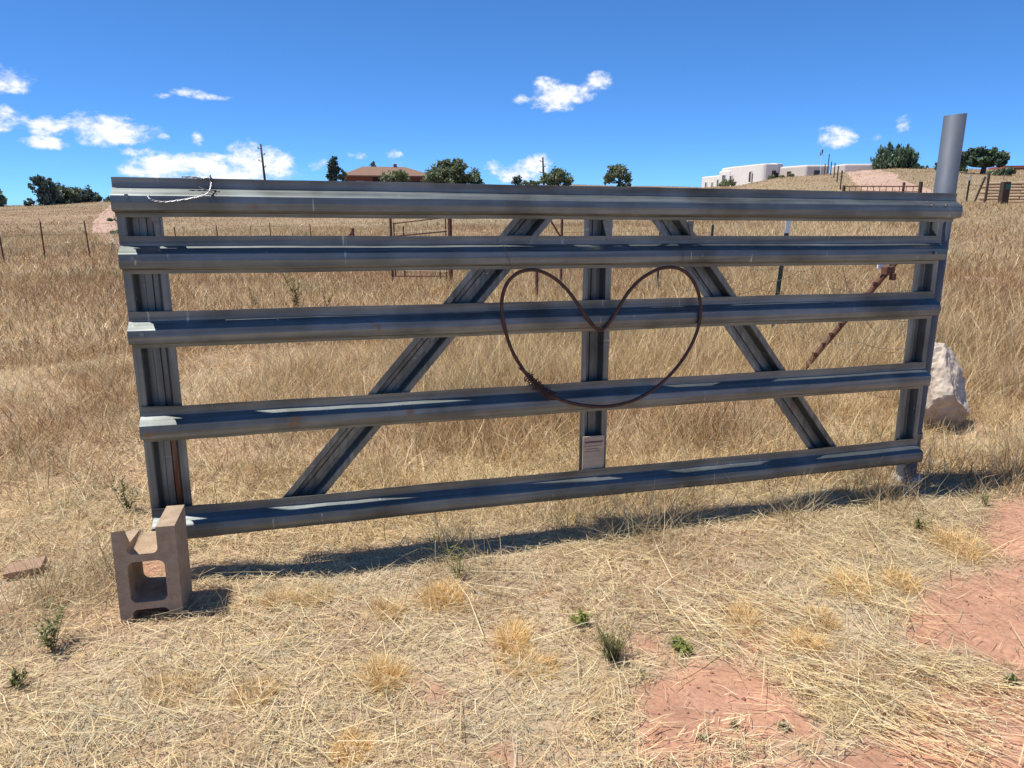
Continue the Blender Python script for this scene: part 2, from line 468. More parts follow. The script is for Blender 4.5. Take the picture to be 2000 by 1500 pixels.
PAL = np.array([[.56, .43, .24], [.47, .33, .17], [.36, .22, .115], [.60, .50, .32], [.27, .165, .09], [.46, .41, .29], [.24, .25, .13], [.62, .47, .20]]) * np.array([1.02, 1.03, .98])
def straw_colors(x, y, weights, jitter=.18, patch=.35):
    """pick palette colours: weights per palette entry shifted by slow patches over the ground"""
    N = len(x)
    f = fbm(x * patch + 31, y * patch + 7, 4); g = fbm(x * patch * 2.2 - 11, y * patch * 2.2 + 40, 3)
    W = np.tile(np.array(weights, float), (N, 1))
    W[:, 2] *= 1 + 5 * sstep(.5, .68, f); W[:, 4] *= 1 + 5 * sstep(.52, .7, f)
    W[:, 6] *= 1 + 9 * sstep(.55, .72, g); W[:, 5] *= 1 + 3 * sstep(.5, .7, g)
    W[:, 0] *= 1 + 2 * sstep(.55, .3, f); W[:, 3] *= 1 + 2.5 * sstep(.5, .3, g)
    W /= W.sum(1, keepdims=True)
    k = (np.cumsum(W, 1) < RNG.random((N, 1))).sum(1)
    c = PAL[np.clip(k, 0, len(PAL) - 1)]
    return c * (1 + RNG.normal(0, jitter, (N, 1))).clip(.5, 1.5)

# ------------------------------------------------------------------ dirt patches (outlines followed on the ground)
def gpoly(pts):
    out = []
    for px, py in pts:
        d = ray(px, py); t = -CAMH / d[2]; out.append((d[0] * t, d[1] * t))
    return np.array(out)
DIRT = [gpoly(p) for p in (
 [(1245, 1330), (1330, 1300), (1440, 1290), (1530, 1335), (1600, 1400), (1620, 1450), (1490, 1450), (1380, 1470), (1250, 1500), (1240, 1420)],
 [(1755, 1230), (1790, 1165), (1850, 1125), (2000, 1100), (2300, 1080), (2300, 1300), (1990, 1310), (1870, 1270), (1780, 1260)],
 [(1830, 1345), (1990, 1330), (2300, 1330), (2300, 1800), (1600, 1800), (1560, 1500), (1700, 1440)],
 [(1380, 1490), (1560, 1490), (1600, 1800), (1200, 1800), (1250, 1520)],
 [(1940, 985), (2010, 960), (2300, 950), (2300, 1100), (1960, 1090), (1920, 1040)],
 [(800, 1340), (850, 1325), (840, 1355), (805, 1365)],
 [(1450, 1230), (1490, 1225), (1510, 1265), (1450, 1275)], [(940, 1460), (1000, 1450), (1020, 1500), (950, 1500)],
 [(1230, 1240), (1300, 1235), (1310, 1270), (1235, 1280)],
 [(262, 1095), (330, 1090), (335, 1130), (262, 1130)],
)]
def pnpoly(x, y, P):
    ins = np.zeros(x.shape, bool); n = len(P); j = n - 1
    for i in range(n):
        xi, yi = P[i]; xj, yj = P[j]
        c = ((yi > y) != (yj > y)) & (x < (xj - xi) * (y - yi) / (yj - yi + 1e-12) + xi)
        ins ^= c; j = i
    return ins
def dirt_mask(x, y):
    m = np.zeros(x.shape)
    for k in range(4):
        s = 9.0 + 7 * k
        xx = x + (fbm(x * s + k, y * s, 3) - .5) * .22; yy = y + (fbm(x * s + 50, y * s + k * 3, 3) - .5) * .22
        q = np.zeros(x.shape, bool)
        for P in DIRT: q |= pnpoly(xx, yy, P)
        m += q / 4
    return m

# ------------------------------------------------------------------ the ground sheet
def build_ground():
    a1 = np.arange(-48, 48.01, .36)
    a2 = np.arange(52, 308.1, 4.0)
    ang = np.concatenate([a1, a2]); na = len(ang)
    rad = [0.15]
    while rad[-1] < 3900: rad.append(rad[-1] * (1.021 if rad[-1] > .8 else 1.12))
    rad = np.array(rad); nr = len(rad)
    A, Rr = np.meshgrid(np.radians(ang), rad)
    X = Rr * np.sin(A); Y = Rr * np.cos(A); Z = gz(X.ravel(), Y.ravel()).reshape(X.shape)
    V = np.stack([X, Y, Z], -1).reshape(-1, 3)
    V = np.concatenate([V, [[0, 0, gz1(0, 0)]]])
    i, j = np.meshgrid(np.arange(nr - 1), np.arange(na), indexing='ij'); j2 = (j + 1) % na
    q = np.stack([i * na + j, (i + 1) * na + j, (i + 1) * na + j2, i * na + j2], -1).reshape(-1, 4)[:, ::-1]
    c = len(V) - 1; k = np.arange(na)
    tri = np.stack([np.full(na, c), (k + 1) % na, k], 1)
    L = np.concatenate([q.ravel(), tri.ravel()]); S = np.concatenate([np.full(len(q), 4), np.full(na, 3)])
    x, y = V[:, 0], V[:, 1]
    d = np.hypot(x, y)
    dm = dirt_mask(x, y)
    soil = np.array([.49, .262, .165]); duff = np.array([.44, .335, .22]); meadow = np.array([.34, .235, .14])
    f = fbm(x * .5, y * .5, 4)[:, None]; g = fbm(x * .09 + 9, y * .09, 4)[:, None]; h = fbm(x * .03 + 2, y * .03 + 5, 3)[:, None]
    near = duff * (.75 + .5 * f)
    near = near * (1 - .25 * sstep(.45, .62, fbm(x * 3.1, y * 3.1 + 4, 3))[:, None]) + soil * .25 * sstep(.45, .62, fbm(x * 3.1, y * 3.1 + 4, 3))[:, None]
    near = near * (1 - dm[:, None]) + soil * (.85 + .3 * f) * dm[:, None]
    far = meadow * (.72 + .6 * g)
    far = far * (1 - .5 * sstep(.5, .7, h)) + np.array([.30, .24, .14]) * .5 * sstep(.5, .7, h)
    w = sstep(7, 16, d)[:, None]
    o = np_mesh('ground', V, L, S, near * (1 - w) + far * w, ground_mat())
    me = o.data
    me.polygons.foreach_set('use_smooth', [True] * len(me.polygons))
    tag(o, kind='structure')
    return o
def ground_mat():
    m = bpy.data.materials.new('dry_soil'); m.use_nodes = True
    t = m.node_tree; b = t.nodes['Principled BSDF']; b.inputs['Roughness'].default_value = .97
    b.inputs['Specular IOR Level'].default_value = .15
    a = t.nodes.new('ShaderNodeAttribute'); a.attribute_name = 'tint'
    c = t.nodes.new('ShaderNodeTexCoord')
    def nz(s, det=6, ro=.6):
        n = t.nodes.new('ShaderNodeTexNoise'); n.inputs['Scale'].default_value = s; n.inputs['Detail'].default_value = det; n.inputs['Roughness'].default_value = ro
        t.links.new(c.outputs['Object'], n.inputs['Vector']); return n.outputs['Fac']
    r = t.nodes.new('ShaderNodeValToRGB')
    r.color_ramp.elements[0].position = .3; r.color_ramp.elements[0].color = (.66, .66, .66, 1)
    r.color_ramp.elements[1].position = .7; r.color_ramp.elements[1].color = (1.25, 1.25, 1.25, 1)
    t.links.new(nz(3.0, 10, .72), r.inputs[0])
    r2 = t.nodes.new('ShaderNodeValToRGB')
    r2.color_ramp.elements[0].position = .35; r2.color_ramp.elements[0].color = (.8, .8, .8, 1)
    r2.color_ramp.elements[1].position = .65; r2.color_ramp.elements[1].color = (1.15, 1.15, 1.15, 1)
    t.links.new(nz(60, 5, .7), r2.inputs[0])
    m1 = t.nodes.new('ShaderNodeMixRGB'); m1.blend_type = 'MULTIPLY'; m1.inputs[0].default_value = 1
    m2 = t.nodes.new('ShaderNodeMixRGB'); m2.blend_type = 'MULTIPLY'; m2.inputs[0].default_value = 1
    t.links.new(a.outputs['Color'], m1.inputs[1]); t.links.new(r.outputs[0], m1.inputs[2])
    t.links.new(m1.outputs[0], m2.inputs[1]); t.links.new(r2.outputs[0], m2.inputs[2])
    t.links.new(m2.outputs[0], b.inputs['Base Color'])
    bp = t.nodes.new('ShaderNodeBump'); bp.inputs['Strength'].default_value = .5; bp.inputs['Distance'].default_value = .012
    t.links.new(nz(45, 8, .7), bp.inputs['Height']); t.links.new(bp.outputs[0], b.inputs['Normal'])
    return m
build_ground()

# dirt roads: strips that follow the ground
def road(name, centre, widths, colr):
    """centre: list of ground points, widths in metres; a strip draped 3 cm above the meadow"""
    P = [np.array(c[:2], float) for c in centre]
    # resample
    pts = []; ws = []
    for i in range(len(P) - 1):
        n = max(2, int(np.linalg.norm(P[i + 1] - P[i]) / .7))
        for k in range(n):
            t = k / n; pts.append(P[i] * (1 - t) + P[i + 1] * t); ws.append(widths[i] * (1 - t) + widths[i + 1] * t)
    pts.append(P[-1]); ws.append(widths[-1])
    mb = MB(); cross = 9; vs = []
    for i, p in enumerate(pts):
        a = pts[max(0, i - 1)]; b = pts[min(len(pts) - 1, i + 1)]; t = (b - a) / (np.linalg.norm(b - a) + 1e-9); n = np.array([t[1], -t[0]])
        for k in range(cross):
            s = (k / (cross - 1) - .5)
            e = 1 + .25 * (vnoise(np.array([p[0] * .5 + 9 * (s > 0)]), np.array([p[1] * .5]))[0] - .5)
            q = p + n * s * ws[i] * e
            z = gz1(*q) + .05 - .14 * (abs(s) > .49) - .035 * math.exp(-((abs(s) - .25) / .07) ** 2)
            vs.append((q[0], q[1], z))
    fs = [(i * cross + k, i * cross + k + 1, (i + 1) * cross + k + 1, (i + 1) * cross + k) for i in range(len(pts) - 1) for k in range(cross - 1)]
    mb.add(vs, fs)
    o = mb.build(name, colr, smooth=True)
    return tag(o, kind='structure')
M_ROAD = mat('red_dirt_track', (.42, .27, .195), .97, color2=(.54, .38, .285), scale=1.2, bump=.5, bscale=8, spec=.1)
g_ = lambda px, py: on_ground(px, py)
road('dirt_driveway', [at_dist(1668, 334, 108), at_dist(1680, 340, 92), at_dist(1700, 352, 74), at_dist(1735, 372, 56), at_dist(1800, 396, 47)],
     [3.4, 3.6, 3.8, 3.8, 3.2], M_ROAD)
road('dirt_path', [at_dist(1880, 505, 17.5), at_dist(1960, 503, 17.2), at_dist(2040, 500, 17.0), at_dist(2200, 500, 16.5)], [.5, 1.0, 1.3, 1.6], M_ROAD)
road('dirt_track', [at_dist(238, 395, 118), at_dist(222, 418, 84), at_dist(206, 440, 60), at_dist(205, 462, 46), at_dist(226, 480, 37), at_dist(262, 495, 30)],
     [2.2, 2.0, 1.7, 1.4, 1.1, .8], M_ROAD)

# ------------------------------------------------------------------ the gate
GYAW, GX, GY = R(16), -1.6, 2.9
GU = np.array([math.cos(GYAW), math.sin(GYAW), 0]); GN = np.array([math.sin(GYAW), -math.cos(GYAW), 0])   # along the gate, towards the viewer
SLOPE = -.0122
def gp(px, py, off=0.0):
    """pixel -> (u, z) on the gate's plane moved off metres towards the viewer"""
    d = ray(px, py); P0 = np.array([GX, GY, 0]) + GN * off; t = GN @ (P0 - np.array([0, 0, CAMH])) / (GN @ d)
    p = np.array([0, 0, CAMH]) + t * d
    return float((p - P0) @ GU), float(p[2])
def gw(u, n, z):
    return tuple(np.array([GX, GY, 0]) + GU * u + GN * n + np.array([0, 0, z]))
gate = empty('metal_gate', (GX, GY, 0), GYAW, 'wide grey galvanised steel farm gate with five horizontal rails', 'gate')
def sheet_bar(name, p0, p1, prof, nrm_side, segs, wob=.0015, seed=0, ends=(0, 0), thick=.0028):
    """roll-formed bar from p0 to p1 (u,z in gate coordinates); prof = (across, out) points. Local mesh: x along gate, -y towards viewer."""
    mb = MB(); ax = Vector((p1[0] - p0[0], p1[1] - p0[1])); L = ax.length; ax /= L; pr = Vector((-ax.y, ax.x))
    vs = []; m = len(prof)
    for i in range(segs + 1):
        t = i / segs
        for (a, n) in prof:
            w1 = (mnoise.noise((t * 7 + seed * 3.7, a * 6, seed)) * wob + mnoise.noise((t * 31 + seed, a * 20, 4)) * wob * .35)
            w2 = mnoise.noise((t * 5 + seed * 1.3, 9.1, seed + a * 4)) * wob * 1.6
            q = Vector(p0) + ax * (L * t) + pr * (a + w1)
            vs.append((q.x, -(n + w2), q.y))
    fs = [(i * m + k, (i + 1) * m + k, (i + 1) * m + k + 1, i * m + k + 1) for i in range(segs) for k in range(m - 1)]
    mb.add(vs, fs)
    o = mb.build(name, GALV if name == 'rail' else GALV_V, gate, recalc=False)
    s = o.modifiers.new('thickness', 'SOLIDIFY'); s.thickness = thick; s.offset = 0
    return o
# rail section, top to bottom: flat flange, sloping shoulder, face, return, lower flange
RPROF = [(0, .002), (-.018, .001), (-.0375, .002), (-.0405, .004), (-.0650, .047), (-.0685, .0510), (-.094, .0545), (-.120, .051), (-.1235, .048), (-.131, .008), (-.134, .004), (-.149, .002)]
RAILS = [(1.692, 4.135), (1.469, 4.075), (1.171, 4.075), (.774, 4.075), (.324, 4.09)]
for i, (z0, u1) in enumerate(RAILS):
    u0 = .064
    o = sheet_bar('rail', (u0, z0 + SLOPE * (u0 - .066)), (u1, z0 + SLOPE * (u1 - .066)), RPROF, 1, 90, seed=i + 1, wob=(.0022, .0024, .0028, .0038, .0052)[i])
    # rails hang a little out of line with each other
    o.location.y = (0, .006, -.004, -.010, -.016)[i]
    if i == 0: o['label'] = 'topmost rail with its sunlit white ledge'
# uprights: the same section turned round, open towards the viewer, behind the rails
UPROF = [(-.076, 0), (-.050, 0), (-.047, -.003), (-.036, -.046), (-.032, -.050), (-.014, -.050), (-.011, -.043), (.011, -.043), (.014, -.050), (.032, -.050), (.036, -.046), (.047, -.003), (.050, 0), (.076, 0)]
def upr(px_top, px_bot, name, seed, flip=False, width=.152, off=-.006):
    (ua, za), (ub, zb) = gp(*px_top, off=-.01), gp(*px_bot, off=-.01)
    k = width / .152
    o = sheet_bar(name, (ub, zb), (ua, za), [(a * k, n) for a, n in UPROF], 1, 40, seed=seed, wob=.0015)
    o.location.y = -off
    return o
def span(px_top, px_bot, ztop, zbot):
    """line through two pixels on the gate's plane, cut at two heights"""
    (ua, za), (ub, zb) = gp(*px_top, off=-.01), gp(*px_bot, off=-.01)
    f = lambda z: ua + (ub - ua) * (z - za) / (zb - za)
    return (f(ztop), ztop), (f(zbot), zbot)
def upright(pt, pb, ztop, zbot, seed, width=.152, name='upright'):
    a, b = span(pt, pb, ztop, zbot); k = width / .152
    o = sheet_bar(name, b, a, [(q * k, n) for q, n in UPROF], 1, 40, seed=seed, wob=.0015)
    o.location.y = .006
    return o
o = upright((275, 440), (333, 960), 1.68, .20, 21, .165)
o.data.materials[0] = galv_mat(True, (.165, .022, .9))
o['label'] = 'left end upright with a run of rust down its channel'
upright((1168, 450), (1157, 880), 1.66, .16, 22, .142)
upright((1817, 450), (1772, 830), 1.635, .15, 23, .15)
upright((1037, 432), (600, 960), 1.62, .20, 24, .142, 'diagonal_brace')
upright((1307, 432), (1597, 862), 1.62, .16, 25, .142, 'diagonal_brace')
# bolts at the rail ends
boltm = None
for (u, z) in [(.12, 1.62), (4.02, 1.578), (3.93, 1.579)] + [(.115, r[0] - .085) for r in RAILS[1:]] + [(3.99, r[0] - .135) for r in RAILS[1:]]:
    if boltm is None:
        mb = MB(); n = 6
        vs = [(math.cos(k * math.pi / 3) * .009, y, math.sin(k * math.pi / 3) * .009) for y in (0, -.008) for k in range(6)]
        mb.add(vs, [tuple(range(6))] + [tuple(range(6, 12))] + [(k, (k + 1) % 6, (k + 1) % 6 + 6, k + 6) for k in range(6)])
        ob = mb.build('bolt', GALV, gate); boltm = ob.data
    else:
        ob = link(bpy.data.objects.new('bolt', boltm), gate)
    ob.location = (u, -.0525, z)
# bent end flanges: small gusset tabs seen at the upright tops
for (px, py) in ((305, 440), (1185, 450), (1350, 448)):
    u, z = gp(px, py); mb = MB()
    mb.add([(u - .02, .004, z + .04), (u + .012, .004, z + .04), (u + .012, .004, z - .045), (u + .004, .004, z - .045),
            (u - .02, .001, z + .04), (u + .012, .001, z + .04), (u + .012, .001, z - .045), (u + .004, .001, z - .045)],
           [(0, 1, 2, 3), (7, 6, 5, 4), (0, 4, 5, 1), (1, 5, 6, 2), (2, 6, 7, 3), (3, 7, 4, 0)])
    mb.build('gusset', GALV, gate)

# ------------------------------------------------------------------ gate post (galvanised pipe)
pu0, pz0 = gp(1866, 224, -.075); pu1, pz1 = gp(1777, 868, -.075)
def pu(z): return pu1 + (pu0 - pu1) * (z - pz1) / (pz0 - pz1)
pb = gw(pu(0), -.075, 0); gzb = gz1(pb[0], pb[1])
post = empty('pipe_post', (pb[0], pb[1], gzb), 0, 'thick grey galvanised pipe post standing taller than the gate at its right end', 'post')
mb = MB(); n = 28; ro, ri = .054, .049
top = np.array(gw(pu(pz0), -.075, pz0)) - np.array([pb[0], pb[1], gzb]); bot = np.array(gw(pu(-.35), -.075, -.35)) - np.array([pb[0], pb[1], gzb])
vs = []
for p, r in ((bot, ro), (bot * .5 + top * .5, ro), (top, ro), (top, ri), (top * .8 + bot * .2, ri)):
    for k in range(n):
        a = 2 * math.pi * k / n
        z = p[2] + (.005 * math.cos(a) if p is top else 0)
        vs.append((p[0] + r * math.cos(a), p[1] + r * math.sin(a), z))
mb.add(vs, [(i * n + k, i * n + (k + 1) % n, (i + 1) * n + (k + 1) % n, (i + 1) * n + k) for i in range(4) for k in range(n)])
M_PIPE = mat('dull_galvanised_pipe', (.07, .083, .11), .65, .2, color2=(.11, .125, .155), scale=9, stretch=(1, 1, .35), bump=.1, bscale=40)
mb.build('pipe', M_PIPE, post, smooth=True)
mb = MB(); vs = []; n = 14; rr = random.Random(3)
for zz, s in ((-.3, 1), (.0, 1.1), (.022, .8)):
    for k in range(n):
        a = 2 * math.pi * k / n; r = .075 * s * (1 + rr.uniform(-.12, .12)); vs.append((r * math.cos(a) * 1.2, r * math.sin(a), zz + rr.uniform(-.012, .012)))
fs = [(i * n + k, i * n + (k + 1) % n, (i + 1) * n + (k + 1) % n, (i + 1) * n + k) for i in range(2) for k in range(n)] + [tuple(2 * n + k for k in range(n))]
mb.add(vs, fs); ft = mb.build('concrete_footing', M_CONC, post, smooth=False)
# hinge strap of the top rail round the pipe
for z in (1.60, .27):
    mb = MB(); cx, cy = pu(z), 0
    c = np.array(gw(pu(z), -.075, z)) - np.array([pb[0], pb[1], gzb]); vs = []; n = 24
    for zz in (-.018, .018):
        for r in (.0546, .0595):
            for k in range(n):
                a = 2 * math.pi * k / n; vs.append((c[0] + r * math.cos(a), c[1] + r * math.sin(a), c[2] + zz))
    for a, b in ((0, 1), (1, 3), (3, 2), (2, 0)):
        pass
    fs = []
    for a, b in ((0, 1), (1, 3), (3, 2), (2, 0)):
        fs += [(a * n + k, a * n + (k + 1) % n, b * n + (k + 1) % n, b * n + k) for k in range(n)]
    mb.add(vs, fs); mb.build('hinge_strap', GALV, post)

# ------------------------------------------------------------------ heart of rusty cable
def crom(pts, n=8, closed=False):
    P = [np.array(p, float) for p in pts]; out = []; m = len(P)
    rng = range(m) if closed else range(m - 1)
    for i in rng:
        g = lambda k: P[k % m] if closed else P[min(max(k, 0), m - 1)]
        a, b, c, d = g(i - 1), g(i), g(i + 1), g(i + 2)
        for k in range(n):
            t = k / n
            out.append(.5 * ((2 * b) + (-a + c) * t + (2 * a - 5 * b + 4 * c - d) * t * t + (-a + 3 * b - 3 * c + d) * t ** 3))
    if not closed: out.append(P[-1])
    return out
HOFF = .066
hp = [(1068, 768), (1040, 745), (1018, 716), (998, 680), (984, 632), (980, 590), (989, 556), (1010, 534), (1037, 527), (1062, 532), (1090, 549), (1115, 575), (1135, 604), (1152, 628), (1163, 641), (1172, 645), (1181, 641),
      (1193, 626), (1210, 598), (1228, 570), (1252, 545), (1283, 527), (1310, 522), (1335, 529), (1354, 549), (1366, 580), (1368, 612), (1362, 645), (1346, 682), (1318, 722), (1280, 758), (1240, 781), (1195, 793), (1150, 793), (1105, 784), (1068, 768), (1044, 744), (1016, 718)]
h0 = gw(*(lambda q: (q[0], HOFF, q[1]))(gp(1172, 790, HOFF)))
heart = empty('heart_hoop', h0, GYAW, 'rusty brown cable bent into a heart shape hung on the gate', 'heart')
hc = gp(1172, 790, HOFF)
def hl(px, py, dn=0):
    u, z = gp(px, py, HOFF + dn); return (u - hc[0], -dn, z - hc[1])
line = crom([hl(*p, .012 if i >= len(hp) - 2 else 0) for i, p in enumerate(hp)], 7)
mb = MB(); mb.tube(line, .0082, 10); mb.build('cable', M_CABLE, heart, smooth=True)
# knot of binding wire where the ends overlap
mb = MB(); rr = random.Random(5); kp = crom([hl(1030, 734, .004), hl(1048, 752, .005), hl(1068, 768, .006), hl(1078, 772, .004)], 30); pts = []
for i, p in enumerate(kp):
    a = i * 1.15; r = .014 + rr.uniform(0, .009)
    pts.append((p[0] + r * math.cos(a) * .9, p[1] + r * math.sin(a) - .004, p[2] + r * math.cos(a) * .75))
mb.tube(pts, .0026, 5)
for i in range(9):
    p = kp[rr.randrange(20, len(kp) - 5)]; a = rr.uniform(0, 6.3)
    mb.tube([p, (p[0] + .03 * math.cos(a), p[1] - .02, p[2] + .03 * math.sin(a))], .0022, 5)
mb.build('binding_wire', M_CABLE, heart, smooth=True)
for pts in ([(983, 480), (992, 500), (998, 520), (1003, 540)], [(1337, 487), (1335, 505), (1333, 528)]):
    mb = MB(); mb.tube(crom([hl(px, py, -.008) for px, py in pts], 4), .0014, 5); mb.build('hanger_wire', M_OLDWIRE, heart)

# ------------------------------------------------------------------ twisted wire on the top rail
tw0 = gp(350, 392, .06)
wire = empty('twisted_wire', gw(tw0[0], .06, tw0[1]), GYAW, 'loop of silvery twisted wire hanging on the top rail at the left end', 'wire')
def tl(px, py, n=.062):
    u, z = gp(px, py, n); return np.array((u - tw0[0], -(n - .06), z - tw0[1]))
cl = crom([tl(289, 381, .052), tl(292, 387), tl(302, 392), tl(325, 394), tl(350, 391), tl(385, 385), tl(404, 378, .063), tl(411, 366, .035), tl(411, 354, .014), tl(405, 348, .012), tl(395, 349, .014), tl(380, 346, .012), tl(355, 345, .012)], 12)
for ph in (0, math.pi):
    mb = MB(); pts = []
    for i, p in enumerate(cl):
        a = i * .55 + ph; pts.append((p[0] + .0022 * math.cos(a), p[1] + .0022 * math.sin(a), p[2] + .0022 * math.sin(a + .8)))
    mb.tube(pts, .0021, 6); mb.build('strand', M_WIRE, wire, smooth=True)
for a, b in (((388, 365, .03), (424, 379, .058)), ((398, 369, .05), (418, 377, .062)), ((409, 343, .02), (418, 352, .016)), ((411, 342, .02), (411, 355, .016))):
    mb = MB(); mb.tube([tl(*a), (tl(*a) + tl(*b)) / 2 + np.array((0, 0, -.002)), tl(*b)], .0021, 6); mb.build('wire_end', M_OLDWIRE, wire)

# ------------------------------------------------------------------ tan tag at the foot of the middle upright
tu0, tz0 = gp(1138, 853, .002); tu1, tz1 = gp(1180, 851, .002)
tg = empty('paper_tag', gw((tu0 + tu1) / 2, .001, .23), GYAW, 'small tan tag with faint brown printing at the foot of the middle upright', 'tag')
w_ = (tu1 - tu0) / 2; zt = tz0 - .23
mb = MB(); mb.box((0, -.004, (zt - .03) / 2), (w_ * 2, .006, zt + .03)); bevel(mb.build('card', M_TAG, tg), .001, 1)
for k, (dz, wf) in enumerate(((.028, .85), (.033, .8), (.050, .86), (.066, .6), (.078, .75))):
    mb = MB(); mb.box((-.002 * k, -.0075, zt - dz), (w_ * 2 * wf, .0008, .0035 if k < 2 else .002)); mb.build('printed_line', M_PRINT, tg)

# ------------------------------------------------------------------ concrete block standing on end
BYAW = R(14)
BW, BH, BD = .224, .425, .215
bc = (-1.52 + BW / 2 * math.cos(BYAW), 2.535 + BW / 2 * math.sin(BYAW))   # middle of the front face at the ground
def build_block():
    base = gz1(bc[0], bc[1]) - .040
    W, Hh, D = BW, BH, BD; tk = .036
    # outline of the open face in (x,z): two shells, webs, open notches top and bottom, one full cell
    zs = {'nb': .088, 'w1': .118, 'w2': .288, 'w3': .320}
    me = bpy.data.meshes.new('concrete_block'); bm = bmesh.new()
    def rrect(x0, z0, x1, z1, r, corners):
        """loop of points with rounded corners (bl,br,tr,tl flags)"""
        out = []
        for (cx, cz, a0, fl) in ((x0, z0, math.pi, corners[0]), (x1, z0, 1.5 * math.pi, corners[1]), (x1, z1, 0, corners[2]), (x0, z1, .5 * math.pi, corners[3])):
            sx = 1 if cx == x0 else -1; sz = 1 if cz == z0 else -1
            if not fl: out.append((cx, cz)); continue
            for k in range(5):
                a = a0 + k / 4 * math.pi / 2
                out.append((cx + sx * r + r * math.cos(a), cz + sz * r + r * math.sin(a)))
        return out
    outer = [(-W / 2, 0), (W / 2, 0), (W / 2, Hh), (-W / 2, Hh)]
    x0, x1 = -W / 2 + tk + .008, W / 2 - tk - .012
    nb = rrect(x0, -.001, x1, zs['nb'], .022, (0, 0, 1, 1))
    nt = rrect(x0 + .004, zs['w3'], x1 - .02, Hh + .001, .020, (1, 1, 0, 0))
    cell = rrect(x0, zs['w1'], x1, zs['w2'], .024, (1, 1, 1, 1))
    # big outline runs round both notches
    i0 = [p for p in nb if p[1] > 0]
    loop = [(-W / 2, 0)] + [(x0, 0)] + list(reversed(nb[2:])) [:] + [(x1, 0), (W / 2, 0), (W / 2, Hh)]
    ntp = nt[:-2]
    tr_ = [(nt[-2][0], Hh)] + list(reversed(ntp)) + [(nt[-1][0], Hh)]
    loop = loop + tr_ + [(-W / 2, Hh)]
    # clean duplicates
    cl = []
    for p in loop:
        if not cl or (abs(p[0] - cl[-1][0]) + abs(p[1] - cl[-1][1])) > 1e-4: cl.append(p)
    def ring(pts, y): return [bm.verts.new((p[0], y, p[1])) for p in pts]
    A = ring(cl, 0); Bk = ring(cl, D); Cc = ring(cell, 0); Cb = ring(cell, D)
    for P, Q in ((A, Bk), (Cc, Cb)):
        n = len(P)
        for i in range(n): bm.faces.new((P[i], P[(i + 1) % n], Q[(i + 1) % n], Q[i]))
    for P, C in ((A, Cc), (Bk, Cb)):
        ed = [bm.edges.get((P[i], P[(i + 1) % len(P)])) for i in range(len(P))] + [bm.edges.get((C[i], C[(i + 1) % len(C)])) for i in range(len(C))]
        bmesh.ops.triangle_fill(bm, use_beauty=True, edges=ed)
    bmesh.ops.recalc_face_normals(bm, faces=bm.faces)
    # the left horn is broken off behind its front end
    bmesh.ops.bisect_plane(bm, geom=bm.verts[:] + bm.edges[:] + bm.faces[:], plane_co=(0, 0, zs['w3'] + .012), plane_no=(0, 0, 1))
    bmesh.ops.bisect_plane(bm, geom=bm.verts[:] + bm.edges[:] + bm.faces[:], plane_co=(0, .055, 0), plane_no=(0, 1, 0))
    bmesh.ops.bisect_plane(bm, geom=bm.verts[:] + bm.edges[:] + bm.faces[:], plane_co=(-.03, 0, 0), plane_no=(1, 0, 0))
    for v in bm.verts:
        if v.co.x < -.02 and v.co.z > zs['w3'] + .02:
            if v.co.y > .05: v.co.z = zs['w3'] + .013 + (.012 if v.co.y < .06 else .0) + .006 * mnoise.noise(v.co * 30)
            else: v.co.z -= .006 + .006 * mnoise.noise(v.co * 40)
    bm.to_mesh(me); bm.free(); me.materials.append(M_BLOCK)
    o = link(bpy.data.objects.new('concrete_block', me))
    o.location = (bc[0], bc[1], base); o.rotation_euler = (R(-1.0), R(1.0), BYAW)
    bevel(o, .004, 2, 40)
    return tag(o, 'tan hollow concrete block standing on end beneath the left end of the gate', 'concrete block')
build_block()

# ------------------------------------------------------------------ boulder beside the post
def rock(name, pos, size, seed, rough=.22, m=None, subdiv=4, facets=10):
    bm = bmesh.new(); bmesh.ops.create_icosphere(bm, subdivisions=subdiv, radius=1)
    rr = random.Random(seed); cuts = []
    for _ in range(facets):
        v = Vector((rr.gauss(0, 1), rr.gauss(0, 1), rr.gauss(.2, 1))).normalized(); cuts.append((v, rr.uniform(.62, .9)))
    for v in bm.verts:
        p = v.co.copy()
        for n, dd in cuts:
            q = p.dot(n)
            if q > dd: p -= n * (q - dd) * .92
        nn = mnoise.fractal(v.co * 1.7 + Vector((seed, 0, 0)), .9, 2.1, 4) * rough * .35 + mnoise.fractal(v.co * 6 + Vector((seed, 5, 0)), .8, 2.1, 3) * rough * .14
        v.co = p * (1 + nn)
        v.co = Vector((v.co.x * size[0], v.co.y * size[1], v.co.z * size[2]))
    me = bpy.data.meshes.new(name); bm.to_mesh(me); bm.free(); me.materials.append(m)
    me.polygons.foreach_set('use_smooth', [False] * len(me.polygons))
    o = link(bpy.data.objects.new(name, me)); o.location = pos
    return o
BM_ = boulder_mat()
b0 = on_ground(1838, 838)
o = rock('boulder', (b0[0] - .005, b0[1] + .14, b0[2] + .22), (.275, .25, .365), 12, .34, BM_, 5, 14)
o.rotation_euler = (R(0), R(6), R(20))
tag(o, 'pale whitish boulder in the dry grass just right of the pipe post', 'boulder')
b1 = on_ground(1860, 905)
o = rock('flat_stone', (b1[0] - .1, b1[1] + .03, b1[2] + .0), (.13, .06, .022), 31, .25, BM_, 3, 8)
tag(o, 'low flat pale stone on the ground at the foot of the pipe post', 'stone')

